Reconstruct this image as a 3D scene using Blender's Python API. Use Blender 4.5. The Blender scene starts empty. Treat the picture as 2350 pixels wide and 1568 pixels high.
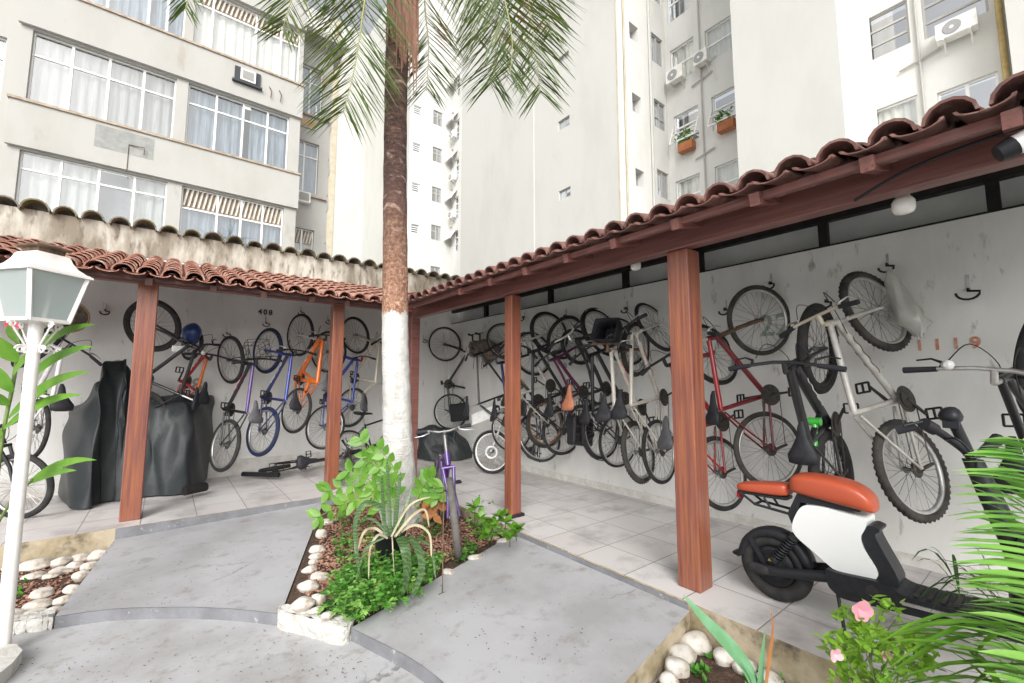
import bpy, math, random
from mathutils import Vector as V, Matrix
RN = random.Random(11)
S = bpy.context.scene
COL = S.collection
rad = math.radians
U = RN.uniform

# ------------------------------------------------------------------ camera frame (metres, z = 0 on the tiled floor)
FP, CX, CY, CH = 1000.0, 1175.0, 784.0, 1.4
PIT = rad(5.48); AZ = math.atan2(791, 1004.6)
RT = V((math.cos(AZ), -math.sin(AZ), 0)); FW = V((math.sin(AZ), math.cos(AZ), 0))
FV = FW*math.cos(PIT)+V((0, 0, math.sin(PIT))); UV = -FW*math.sin(PIT)+V((0, 0, math.cos(PIT)))
CAMP = V((0, 0, CH))
def ray(x, y): return RT*((x-CX)/FP)+UV*((CY-y)/FP)+FV
def onz(x, y, z=0.): d = ray(x, y); return CAMP+d*((z-CH)/d.z)
def onx(x, y, X): d = ray(x, y); return CAMP+d*(X/d.x)
def ony(x, y, Y): d = ray(x, y); return CAMP+d*(Y/d.y)
def ptd(x, y, dep): return CAMP+ray(x, y)*dep

# ------------------------------------------------------------------ mesh builder
class MB:
    def __init__(s): s.v = []; s.f = []; s.sm = []; s.mi = []; s.cur = 0
    def add(s, vs, fs, smooth=False):
        o = len(s.v); s.v += [tuple(p) for p in vs]; s.f += [tuple(i+o for i in f) for f in fs]
        s.sm += [smooth]*len(fs); s.mi += [s.cur]*len(fs)
    def box(s, lo, hi, M=None):
        x0, y0, z0 = lo; x1, y1, z1 = hi
        vs = [V(p) for p in ((x0,y0,z0),(x1,y0,z0),(x1,y1,z0),(x0,y1,z0),(x0,y0,z1),(x1,y0,z1),(x1,y1,z1),(x0,y1,z1))]
        if M: vs = [M@p for p in vs]
        s.add(vs, [(0,3,2,1),(4,5,6,7),(0,1,5,4),(1,2,6,5),(2,3,7,6),(3,0,4,7)])
    def bar(s, a, b, w, h, up=(0,0,1)):
        a = V(a); b = V(b); t = (b-a).normalized(); up = V(up)
        sd = t.cross(up).normalized(); u2 = sd.cross(t)
        vs = []
        for p in (a, b):
            for i, j in ((-1,-1),(1,-1),(1,1),(-1,1)): vs.append(p+sd*(w/2*i)+u2*(h/2*j))
        s.add(vs, [(0,1,2,3),(4,7,6,5),(0,4,5,1),(1,5,6,2),(2,6,7,3),(3,7,4,0)])
    def tube(s, pts, r, n=6, closed=False):
        pts = [V(p) for p in pts]; m = len(pts)
        rr = list(r) if isinstance(r, (list, tuple)) else [r]*m
        vs = []; ref = None
        for i, p in enumerate(pts):
            if closed: t = pts[(i+1) % m]-pts[i-1]
            else: t = pts[min(i+1, m-1)]-pts[max(i-1, 0)]
            t = t.normalized() if t.length > 1e-9 else V((0,0,1))
            if ref is None:
                ref = V((0,0,1)) if abs(t.z) < .9 else V((1,0,0))
            a = ref-t*ref.dot(t)
            if a.length < 1e-6: a = t.orthogonal()
            a.normalize(); b = t.cross(a); ref = a
            for k in range(n):
                an = 2*math.pi*k/n; vs.append(p+(a*math.cos(an)+b*math.sin(an))*rr[i])
        fs = []
        for i in range(m if closed else m-1):
            i2 = (i+1) % m
            for k in range(n):
                k2 = (k+1) % n; fs.append((i*n+k, i*n+k2, i2*n+k2, i2*n+k))
        s.add(vs, fs, n > 4)
        if not closed: s.add(vs[:n], [tuple(range(n-1, -1, -1))]); s.add(vs[-n:], [tuple(range(n))])
    def ring(s, c, ax, Rr, prof, n=48, fn=None):
        # revolve a closed profile [(dr, da)] about an axis at radius Rr
        c = V(c); ax = V(ax).normalized(); a = ax.orthogonal().normalized(); b = ax.cross(a)
        vs = []; m = len(prof)
        for i in range(n):
            an = 2*math.pi*i/n; d = a*math.cos(an)+b*math.sin(an)
            for j, (dr, da) in enumerate(prof):
                e = fn(i, j) if fn else 0
                vs.append(c+d*(Rr+dr+e)+ax*da)
        fs = []
        for i in range(n):
            i2 = (i+1) % n
            for j in range(m):
                j2 = (j+1) % m; fs.append((i*m+j, i2*m+j, i2*m+j2, i*m+j2))
        s.add(vs, fs, True)
    def lathe(s, c, ax, prof, n=16, smooth=True):
        # prof [(r, h)] from bottom to top along ax
        c = V(c); ax = V(ax).normalized(); a = ax.orthogonal().normalized(); b = ax.cross(a)
        vs = []
        for r, h in prof:
            for k in range(n):
                an = 2*math.pi*k/n; vs.append(c+ax*h+(a*math.cos(an)+b*math.sin(an))*r)
        fs = []
        for i in range(len(prof)-1):
            for k in range(n):
                k2 = (k+1) % n; fs.append((i*n+k, i*n+k2, (i+1)*n+k2, (i+1)*n+k))
        s.add(vs, fs, smooth)
        s.add(vs[:n], [tuple(range(n-1, -1, -1))]); s.add(vs[-n:], [tuple(range(n))])
    def ell(s, c, rx, ry, rz, M=None, nu=14, nv=9, bump=0, seed=0):
        rn = random.Random(seed); ph = [rn.uniform(0, 6.28) for _ in range(6)]
        vs = []; c = V(c)
        for j in range(nv+1):
            th = math.pi*j/nv
            for i in range(nu):
                a = 2*math.pi*i/nu
                d = V((math.sin(th)*math.cos(a), math.sin(th)*math.sin(a), math.cos(th)))
                k = 1+bump*(math.sin(2.3*d.x*2+ph[0])+math.sin(2.1*d.y*2+ph[1])+math.sin(2.7*d.z*2+ph[2]))
                p = V((d.x*rx*k, d.y*ry*k, d.z*rz*k)); vs.append(c+(M@p if M else p))
        fs = []
        for j in range(nv):
            for i in range(nu):
                i2 = (i+1) % nu; fs.append((j*nu+i, (j+1)*nu+i, (j+1)*nu+i2, j*nu+i2))
        s.add(vs, fs, True)
    def ext(s, poly, vec, smooth=False):
        poly = [V(p) for p in poly]; vec = V(vec); n = len(poly)
        vs = poly+[p+vec for p in poly]
        s.add(vs, [tuple(range(n-1, -1, -1)), tuple(range(n, 2*n))])
        s.add(vs, [(i, (i+1) % n, n+(i+1) % n, n+i) for i in range(n)], smooth)
    def strip(s, pts, w, nrm, fold=.15):
        pts = [V(p) for p in pts]; m = len(pts); vs = []; nrm = V(nrm)
        for i, p in enumerate(pts):
            t = (pts[min(i+1, m-1)]-pts[max(i-1, 0)])
            sd = t.cross(nrm)
            if sd.length < 1e-7: sd = t.orthogonal()
            sd.normalize(); up = sd.cross(t).normalized()
            vs += [p-sd*w[i]+up*w[i]*fold, p, p+sd*w[i]+up*w[i]*fold]
        fs = []
        for i in range(m-1):
            o = i*3; fs += [(o, o+1, o+4, o+3), (o+1, o+2, o+5, o+4)]
        s.add(vs, fs, True)
    def grid(s, P, smooth=True, closed=False):
        m = len(P); n = len(P[0]); vs = [p for r in P for p in r]; fs = []
        for i in range(m-1):
            for j in range(n if closed else n-1):
                j2 = (j+1) % n; fs.append((i*n+j, i*n+j2, (i+1)*n+j2, (i+1)*n+j))
        s.add(vs, fs, smooth)
    def build(s, name, mats, parent=None, bevel=0, solid=0, sub=0):
        me = bpy.data.meshes.new(name); me.from_pydata(s.v, [], s.f)
        if not isinstance(mats, (list, tuple)): mats = [mats]
        for m in mats: me.materials.append(m)
        me.polygons.foreach_set('use_smooth', s.sm); me.polygons.foreach_set('material_index', s.mi); me.update()
        ob = bpy.data.objects.new(name, me); COL.objects.link(ob)
        if parent is not None: attach(ob, parent)
        if solid:
            d = ob.modifiers.new('solid', 'SOLIDIFY'); d.thickness = solid; d.offset = 0
        if bevel:
            d = ob.modifiers.new('bevel', 'BEVEL'); d.width = bevel; d.segments = 6 if bevel > .04 else (4 if bevel > .02 else 2); d.limit_method = 'ANGLE'; d.angle_limit = rad(40)
        if sub:
            d = ob.modifiers.new('sub', 'SUBSURF'); d.levels = sub; d.render_levels = sub
        return ob
OFF = {}
def attach(ob, parent):
    ob.parent = parent
    if parent.name in OFF: ob.matrix_parent_inverse = Matrix.Translation(-OFF[parent.name])
def tag(o, label=None, cat=None, group=None, kind=None):
    if label: o['label'] = label
    if cat: o['category'] = cat
    if group: o['group'] = group
    if kind: o['kind'] = kind
    return o
def thing(name, label, cat, loc=(0,0,0), M=None, group=None):
    o = bpy.data.objects.new(name, None); COL.objects.link(o); o.empty_display_size = .1
    if M is not None: o.matrix_world = M
    else: o.location = V(loc); OFF[o.name] = V(loc)
    return tag(o, label, cat, group)
def struct(name, mb, m, **k): return tag(mb.build(name, m, **k), kind='structure')

# ------------------------------------------------------------------ materials
def nt(name):
    m = bpy.data.materials.new(name); m.use_nodes = True
    n = m.node_tree; return m, n, n.nodes['Principled BSDF']
def rgba(c): return (c[0], c[1], c[2], 1)
def mat(name, c1, c2=None, scale=6, rough=.6, metal=0, bump=0, lo=.4, hi=.62, st=(1,1,1), c3=None, s3=20, lo3=.55, hi3=.7, spec=.5, trans=0, coat=0, c4=None, s4=12, lo4=.58, hi4=.74, crack=0):
    m, n, b = nt(name)
    b.inputs['Roughness'].default_value = rough; b.inputs['Metallic'].default_value = metal
    b.inputs['Base Color'].default_value = rgba(c1); b.inputs['Specular IOR Level'].default_value = spec
    b.inputs['Coat Weight'].default_value = coat; b.inputs['Coat Roughness'].default_value = .15
    L = n.links.new
    tc = n.nodes.new('ShaderNodeTexCoord'); mp = n.nodes.new('ShaderNodeMapping'); mp.inputs['Scale'].default_value = st
    L(tc.outputs['Object'], mp.inputs['Vector'])
    last = None
    def layer(a, colB, sc, lo, hi):
        nz = n.nodes.new('ShaderNodeTexNoise'); nz.inputs['Scale'].default_value = sc; nz.inputs['Detail'].default_value = 6; nz.inputs['Roughness'].default_value = .62
        L(mp.outputs[0], nz.inputs['Vector'])
        mr = n.nodes.new('ShaderNodeMapRange'); mr.inputs[1].default_value = lo; mr.inputs[2].default_value = hi
        L(nz.outputs['Fac'], mr.inputs[0])
        mx = n.nodes.new('ShaderNodeMix'); mx.data_type = 'RGBA'
        L(mr.outputs[0], mx.inputs[0])
        if a is None: mx.inputs[6].default_value = rgba(c1)
        else: L(a, mx.inputs[6])
        mx.inputs[7].default_value = rgba(colB)
        return mx.outputs[2], nz
    nz = None
    if c2: last, nz = layer(None, c2, scale, lo, hi)
    if c3: last, _ = layer(last, c3, s3, lo3, hi3)
    if c4: last, _ = layer(last, c4, s4, lo4, hi4)
    if crack:
        vo = n.nodes.new('ShaderNodeTexVoronoi'); vo.feature = 'DISTANCE_TO_EDGE'; vo.inputs['Scale'].default_value = .8
        wn = n.nodes.new('ShaderNodeTexNoise'); wn.inputs['Scale'].default_value = 5; wn.inputs['Detail'].default_value = 5
        ad = n.nodes.new('ShaderNodeMix'); ad.data_type = 'RGBA'; ad.blend_type = 'ADD'; ad.inputs[0].default_value = .22; L(mp.outputs[0], wn.inputs['Vector']); L(mp.outputs[0], ad.inputs[6]); L(wn.outputs['Color'], ad.inputs[7]); L(ad.outputs[2], vo.inputs['Vector'])
        r1 = n.nodes.new('ShaderNodeMapRange'); r1.inputs[1].default_value = .006; r1.inputs[2].default_value = .002; L(vo.outputs['Distance'], r1.inputs[0])
        n2 = n.nodes.new('ShaderNodeTexNoise'); n2.inputs['Scale'].default_value = 1.3; L(mp.outputs[0], n2.inputs['Vector'])
        r2 = n.nodes.new('ShaderNodeMapRange'); r2.inputs[1].default_value = .52; r2.inputs[2].default_value = .60; r2.inputs[4].default_value = crack; L(n2.outputs['Fac'], r2.inputs[0])
        mu = n.nodes.new('ShaderNodeMath'); mu.operation = 'MULTIPLY'; L(r1.outputs[0], mu.inputs[0]); L(r2.outputs[0], mu.inputs[1])
        mx = n.nodes.new('ShaderNodeMix'); mx.data_type = 'RGBA'; mx.inputs[7].default_value = (.07,.065,.06,1); L(mu.outputs[0], mx.inputs[0]); L(last, mx.inputs[6]); last = mx.outputs[2]
    if last: L(last, b.inputs['Base Color'])
    if bump:
        nb = n.nodes.new('ShaderNodeTexNoise'); nb.inputs['Scale'].default_value = scale*4; nb.inputs['Detail'].default_value = 5
        L(mp.outputs[0], nb.inputs['Vector'])
        bp = n.nodes.new('ShaderNodeBump'); bp.inputs['Strength'].default_value = bump; bp.inputs['Distance'].default_value = .02
        L(nb.outputs['Fac'], bp.inputs['Height']); L(bp.outputs[0], b.inputs['Normal'])
    if trans:
        tr = n.nodes.new('ShaderNodeBsdfTranslucent'); mx = n.nodes.new('ShaderNodeMixShader'); mx.inputs[0].default_value = trans
        out = n.nodes['Material Output']
        if last: L(last, tr.inputs['Color'])
        else: tr.inputs['Color'].default_value = rgba(c1)
        L(b.outputs[0], mx.inputs[1]); L(tr.outputs[0], mx.inputs[2]); L(mx.outputs[0], out.inputs['Surface'])
    return m
def glassm(name, tint=(.9,.95,.95), gl=.16, rough=.03, op=0, opc=(.7,.75,.73)):
    m, n, b = nt(name); L = n.links.new; out = n.nodes['Material Output']
    tr = n.nodes.new('ShaderNodeBsdfTransparent'); tr.inputs[0].default_value = rgba(tint)
    g = n.nodes.new('ShaderNodeBsdfGlossy'); g.inputs['Roughness'].default_value = rough; g.inputs[0].default_value = (1,1,1,1)
    mx = n.nodes.new('ShaderNodeMixShader'); mx.inputs[0].default_value = gl
    L(tr.outputs[0], mx.inputs[1]); L(g.outputs[0], mx.inputs[2])
    res = mx.outputs[0]
    if op:
        b.inputs['Base Color'].default_value = rgba(opc); b.inputs['Roughness'].default_value = .35
        m2 = n.nodes.new('ShaderNodeMixShader'); m2.inputs[0].default_value = op
        L(res, m2.inputs[1]); L(b.outputs[0], m2.inputs[2]); res = m2.outputs[0]
    L(res, out.inputs['Surface'])
    return m
M = {}
M['wall'] = mat('shed_wall_paint', (.80,.795,.77), (.66,.655,.63), 1.7, .8, st=(1,1,.35), c3=(.36,.34,.31), s3=9, lo3=.62, hi3=.74, bump=.12, lo=.42, hi=.7)
M['parapet'] = mat('stained_plaster', (.55,.53,.46), (.23,.20,.155), 2.2, .9, st=(1.6,1,.45), c3=(.13,.10,.075), s3=7, lo3=.53, hi3=.68, bump=.3, lo=.40, hi=.60)
M['mossy'] = mat('mossy_tile', (.23,.21,.18), (.10,.10,.06), 6, .95, c3=(.16,.15,.04), s3=3, lo3=.5, hi3=.62, bump=.5)
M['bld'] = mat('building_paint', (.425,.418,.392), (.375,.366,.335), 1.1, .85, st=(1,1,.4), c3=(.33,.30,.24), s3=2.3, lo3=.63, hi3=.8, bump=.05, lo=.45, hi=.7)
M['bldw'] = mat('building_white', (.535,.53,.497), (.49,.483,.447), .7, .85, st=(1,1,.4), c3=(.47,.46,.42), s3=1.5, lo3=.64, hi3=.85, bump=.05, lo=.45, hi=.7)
M['bldy'] = mat('yellowed_edge', (.50,.455,.35), (.43,.38,.28), 2, .85)
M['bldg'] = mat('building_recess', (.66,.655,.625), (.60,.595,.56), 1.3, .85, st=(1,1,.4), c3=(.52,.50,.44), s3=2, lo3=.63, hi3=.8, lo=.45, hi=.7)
M['sill'] = mat('sill_brown', (.44,.36,.28), (.30,.24,.18), 7, .8)
M['terra'] = mat('terracotta', (.40,.19,.135), (.24,.11,.08), 5, .9, c3=(.52,.37,.30), s3=12, lo3=.50, hi3=.66, bump=.2, lo=.4, hi=.65)
M['terrad'] = mat('terracotta_painted', (.21,.10,.082), (.125,.06,.05), 5, .7, c3=(.33,.20,.165), s3=12, lo3=.55, hi3=.7, bump=.2)
M['wood'] = mat('varnished_wood', (.185,.060,.046), (.30,.105,.046), 2.6, .36, st=(13,13,.5), c3=(.085,.026,.02), s3=3.2, lo3=.55, hi3=.74, bump=.08, coat=.3)
M['woodh'] = mat('varnished_beam', (.185,.072,.060), (.235,.10,.082), 2.6, .42, st=(.5,13,13), c3=(.08,.026,.021), s3=4, lo3=.55, hi3=.72, bump=.08, coat=.15)
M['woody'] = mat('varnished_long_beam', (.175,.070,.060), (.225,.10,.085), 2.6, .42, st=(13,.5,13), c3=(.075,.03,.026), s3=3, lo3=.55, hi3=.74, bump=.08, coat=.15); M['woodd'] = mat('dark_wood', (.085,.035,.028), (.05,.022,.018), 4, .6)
M['blk'] = mat('black_steel', (.018,.017,.018), (.03,.026,.024), 8, .5, spec=.22)
M['blkp'] = mat('black_plastic', (.020,.021,.024), None, rough=.42, spec=.22)
M['blkm'] = mat('matt_black_plastic', (.021,.022,.025), (.016,.017,.020), 30, .45, bump=.05, spec=.22)
M['rub'] = mat('rubber', (.024,.024,.025), (.042,.040,.038), 14, .8, spec=.22)
M['rubd'] = mat('dusty_rubber', (.040,.038,.036), (.075,.068,.06), 9, .85, spec=.22)
M['tyreb'] = mat('blue_rubber', (.016,.028,.085), (.022,.024,.04), 6, .7, spec=.25); M['terrap'] = mat('clay_planter', (.42,.15,.06), (.33,.12,.05), 6, .8); M['rubg'] = mat('gray_rubber', (.13,.12,.11), (.08,.075,.07), 14, .9); M['steel'] = mat('spoke_steel', (.22,.22,.22), (.15,.145,.14), 20, .4, metal=.6)
M['alu'] = mat('rim_alloy', (.60,.60,.60), (.48,.47,.45), 12, .38, metal=.75)
M['rust'] = mat('rusty_metal', (.20,.13,.085), (.10,.06,.04), 14, .75, metal=.3)
M['chain'] = mat('oily_chain', (.05,.045,.04), (.09,.08,.07), 40, .5, metal=.6)
def paint(n, c, r=.28, c2=None): return mat(n, c, c2 or tuple(x*.8 for x in c), 9, r, coat=.4)
M['p_black'] = paint('paint_black', (.015,.015,.018)); M['p_red'] = paint('paint_red', (.36,.012,.016)); M['p_dred'] = paint('paint_dark_red', (.17,.010,.016))
M['p_white'] = paint('paint_offwhite', (.62,.60,.54), .35, (.50,.46,.38)); M['p_silver'] = paint('paint_silver', (.55,.54,.51), .35, (.42,.39,.35)); M['p_blue'] = paint('paint_blue', (.02,.045,.28))
M['p_orange'] = paint('paint_orange', (.72,.16,.02)); M['p_purple'] = paint('paint_purple', (.085,.035,.20)); M['p_plum'] = paint('paint_plum', (.10,.012,.06)); M['p_navy'] = paint('paint_navy', (.02,.025,.10))
M['p_cream'] = paint('paint_cream', (.58,.53,.42), .4); M['p_green'] = paint('paint_green', (.06,.50,.06)); M['p_yellow'] = paint('paint_yellow', (.62,.42,.04)); M['p_wh'] = paint('paint_white', (.80,.80,.78), .3); M['p_pink'] = paint('paint_pink', (.75,.10,.20))
M['rimo'] = mat('amber_rim', (.36,.17,.06), (.25,.14,.08), 9, .4, metal=.4); M['sad'] = mat('saddle_vinyl', (.022,.022,.026), (.032,.032,.036), 20, .55, bump=.05, spec=.22); M['sadg'] = mat('saddle_gray', (.09,.09,.10), (.07,.07,.075), 20, .6); M['sadb'] = mat('saddle_brown', (.42,.17,.09), (.34,.12,.065), 12, .4)
M['grip'] = mat('grip_rubber', (.03,.03,.036), None, rough=.75, spec=.22)
M['orange'] = mat('orange_vinyl', (.41,.075,.032), (.375,.066,.028), 3, .33, bump=0.02)
M['gloss_w'] = mat('gloss_white', (.74,.75,.75), None, rough=.22, coat=.5)
M['white'] = mat('white_paint', (.72,.71,.68), (.60,.57,.52), 9, .5, c3=(.55,.45,.36), s3=14, lo3=.66, hi3=.74)
M['lampw'] = mat('lamp_paint', (.80,.775,.745), (.74,.70,.66), 12, .45, c3=(.46,.38,.34), s3=14, lo3=.66, hi3=.74)
M['frost'] = glassm('frosted_glass', (.8,.86,.84), .10, .25, .55, (.50,.56,.55))
M['glass'] = glassm('window_glass', (.88,.92,.93), .20, .02)
M['glassb'] = glassm('window_glass_dark', (.62,.68,.75), .45, .03)
M['cur_w'] = mat('curtain_white', (.46,.46,.44), (.34,.335,.31), 3, .9, st=(6,6,.4), trans=.15); M['cur_b'] = mat('curtain_bluish', (.25,.30,.34), (.11,.135,.165), 3, .9, st=(6,6,.4)); M['cur_g'] = mat('curtain_gray', (.36,.35,.325), (.25,.24,.225), 3, .9, st=(6,6,.4)); M['dark'] = mat('dark_interior', (.05,.055,.06), None, rough=.9); M['gray'] = mat('gray_interior', (.30,.31,.32), (.22,.23,.25), 2, .9)
M['frame_w'] = mat('frame_white', (.82,.82,.80), None, rough=.45); M['frame_g'] = mat('frame_gray', (.42,.41,.38), None, rough=.5)
M['louv'] = mat('louvre', (.62,.59,.53), (.5,.47,.41), 5, .7); M['shut'] = mat('roller_shutter', (.74,.71,.65), (.68,.65,.58), 3, .7)
M['acw'] = mat('ac_casing', (.80,.80,.77), (.72,.70,.65), 6, .5); M['acg'] = mat('ac_grille', (.30,.30,.30), None, rough=.6); M['ply'] = mat('plywood', (.52,.36,.20), (.42,.28,.15), 6, .8)
M['tarp'] = mat('black_tarpaulin', (.024,.029,.031), (.032,.037,.039), 5, .45, bump=.2, spec=.32)
M['leafg'] = mat('leaf_green', (.16,.34,.035), (.085,.23,.02), 4, .38, trans=.3); M['leafd'] = mat('leaf_dark', (.045,.13,.025), (.03,.09,.018), 6, .45, trans=.2); M['fern'] = mat('fern_green', (.13,.36,.05), (.07,.24,.03), 5, .5, trans=.3)
M['areca'] = mat('areca_green', (.33,.57,.14), (.21,.45,.09), 3, .4, trans=.35); M['palmg'] = mat('palm_green', (.065,.125,.02), (.10,.14,.022), 2, .45, c3=(.22,.12,.025), s3=1.6, lo3=.58, hi3=.72, trans=.3)
M['lime'] = mat('lime_leaf', (.34,.58,.07), (.22,.44,.05), 6, .45, trans=.35); M['palmd'] = mat('palm_dead', (.165,.075,.05), (.25,.135,.095), 6, .85, st=(4,4,.5)); M['rach'] = mat('palm_rachis', (.30,.30,.12), None, rough=.5)
M['dry'] = mat('dry_leaf', (.42,.19,.07), (.30,.11,.035), 6, .8, trans=.2); M['stem'] = mat('plant_stem', (.16,.24,.06), (.10,.15,.04), 8, .6); M['straw'] = mat('straw_leaf', (.52,.47,.33), (.42,.36,.22), 8, .7, trans=.2)
M['litter'] = mat('litter_brown', (.12,.07,.045), (.20,.10,.06), 40, .9); M['pink'] = mat('pink_petal', (.80,.38,.46), (.86,.58,.62), 10, .5, trans=.3); M['redf'] = mat('red_petal', (.65,.03,.10), None, rough=.5, trans=.2); M['iris'] = mat('bluish_leaf', (.13,.30,.14), (.17,.36,.20), 4, .5, st=(4,4,.6), trans=.2)
M['soil'] = mat('garden_soil', (.085,.05,.032), (.045,.028,.018), 14, .95, c3=(.17,.09,.055), s3=40, lo3=.56, hi3=.64, bump=.8)
M['peb'] = mat('bark_gravel', (.30,.15,.10), (.20,.09,.06), 9, .9, c3=(.42,.27,.20), s3=22, lo3=.5, hi3=.6)
M['stone'] = mat('river_stone', (.60,.575,.53), (.43,.385,.33), 7, .85, c3=(.22,.16,.11), s3=14, lo3=.54, hi3=.70, bump=.25)
M['stonew'] = mat('whitewashed_stone', (.54,.53,.505), (.44,.42,.38), 8, .8, c3=(.42,.35,.28), s3=13, lo3=.62, hi3=.74, bump=.35)
M['conc'] = mat('gray_floor_paint', (.41,.41,.425), (.32,.317,.32), 1.6, .62, c3=(.16,.14,.13), s3=40, lo3=.65, hi3=.72, bump=.15, lo=.42, hi=.66, c4=(.26,.235,.22), s4=7, lo4=.56, hi4=.76, crack=.45)
M['concd'] = mat('dark_gray_paint', (.20,.205,.22), (.15,.15,.16), 5, .65, c3=(.36,.35,.34), s3=18, lo3=.62, hi3=.7, bump=.2)
M['conco'] = mat('patio_concrete', (.43,.43,.44), (.335,.327,.325), 1.9, .75, c3=(.17,.145,.13), s3=36, lo3=.64, hi3=.71, bump=.2, lo=.42, hi=.66, c4=(.27,.24,.215), s4=8, lo4=.55, hi4=.75, crack=.6)
M['kerb'] = mat('mossy_concrete', (.44,.37,.27), (.27,.22,.13), 4, .9, c3=(.10,.08,.055), s3=6, lo3=.54, hi3=.7, bump=.5)
M['bag'] = glassm('plastic_bag', (.92,.92,.9), .08, .2, .55, (.72,.71,.67)); M['num_k'] = mat('stencil_black', (.03,.03,.03), None, rough=.8)
M['num_o'] = mat('stencil_orange', (.62,.20,.09), (.55,.40,.33), 30, .8); M['num_g'] = mat('stencil_green', (.24,.34,.25), (.45,.48,.44), 20, .8); M['num_r'] = mat('stencil_red', (.42,.05,.05), (.5,.25,.22), 25, .8); M['num_y'] = mat('stencil_gray', (.30,.30,.30), (.42,.42,.41), 20, .8)
M['lining'] = mat('green_lining', (.16,.25,.18), (.11,.18,.13), 3, .7); M['patch'] = mat('bare_cement', (.25,.26,.25), (.33,.33,.31), 5, .9); M['panel'] = mat('cement_panel', (.74,.75,.74), (.64,.65,.64), 2, .85)
M['bulb'] = mat('lamp_globe', (.85,.83,.78), None, rough=.25); M['bundle'] = mat('old_wrapping', (.15,.125,.11), (.08,.07,.065), 12, .9, c3=(.28,.18,.10), s3=7, lo3=.5, hi3=.6, bump=.5)
M['ypipe'] = mat('yellow_pipe', (.50,.37,.14), (.38,.27,.11), 6, .6); M['pot'] = mat('black_pot', (.016,.016,.018), None, rough=.6); M['helmet'] = paint('helmet_blue', (.02,.06,.22)); M['amber'] = mat('amber_reflector', (.75,.2,.03), None, rough=.2); M['redr'] = mat('red_reflector', (.55,.01,.02), None, rough=.2)

def tile_floor():
    m, n, b = nt('floor_tile'); L = n.links.new
    tc = n.nodes.new('ShaderNodeTexCoord'); mp = n.nodes.new('ShaderNodeMapping'); mp.inputs['Location'].default_value = (.13,.18,0)
    br = n.nodes.new('ShaderNodeTexBrick'); br.offset = 0; br.squash = 1
    br.inputs['Scale'].default_value = 1; br.inputs['Brick Width'].default_value = .46; br.inputs['Row Height'].default_value = .46; br.inputs['Mortar Size'].default_value = .0045; br.inputs['Mortar Smooth'].default_value = .3
    br.inputs['Color1'].default_value = (.60,.565,.55,1); br.inputs['Color2'].default_value = (.66,.64,.625,1); br.inputs['Mortar'].default_value = (.22,.20,.19,1)
    L(tc.outputs['Object'], mp.inputs[0]); L(mp.outputs[0], br.inputs['Vector'])
    nz = n.nodes.new('ShaderNodeTexNoise'); nz.inputs['Scale'].default_value = 2.3; nz.inputs['Detail'].default_value = 7; nz.inputs['Roughness'].default_value = .65
    mr = n.nodes.new('ShaderNodeMapRange'); mr.inputs[1].default_value = .49; mr.inputs[2].default_value = .70; mr.inputs[4].default_value = .75
    mx = n.nodes.new('ShaderNodeMix'); mx.data_type = 'RGBA'; mx.inputs[7].default_value = (.30,.28,.275,1)
    L(tc.outputs['Object'], nz.inputs['Vector']); L(nz.outputs['Fac'], mr.inputs[0]); L(mr.outputs[0], mx.inputs[0]); L(br.outputs['Color'], mx.inputs[6]); L(mx.outputs[2], b.inputs['Base Color'])
    b.inputs['Roughness'].default_value = .42
    bp = n.nodes.new('ShaderNodeBump'); bp.inputs['Strength'].default_value = .3; bp.inputs['Distance'].default_value = .004; bp.invert = True
    L(br.outputs['Fac'], bp.inputs['Height']); L(bp.outputs[0], b.inputs['Normal'])
    return m
M['tile'] = tile_floor()
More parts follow.
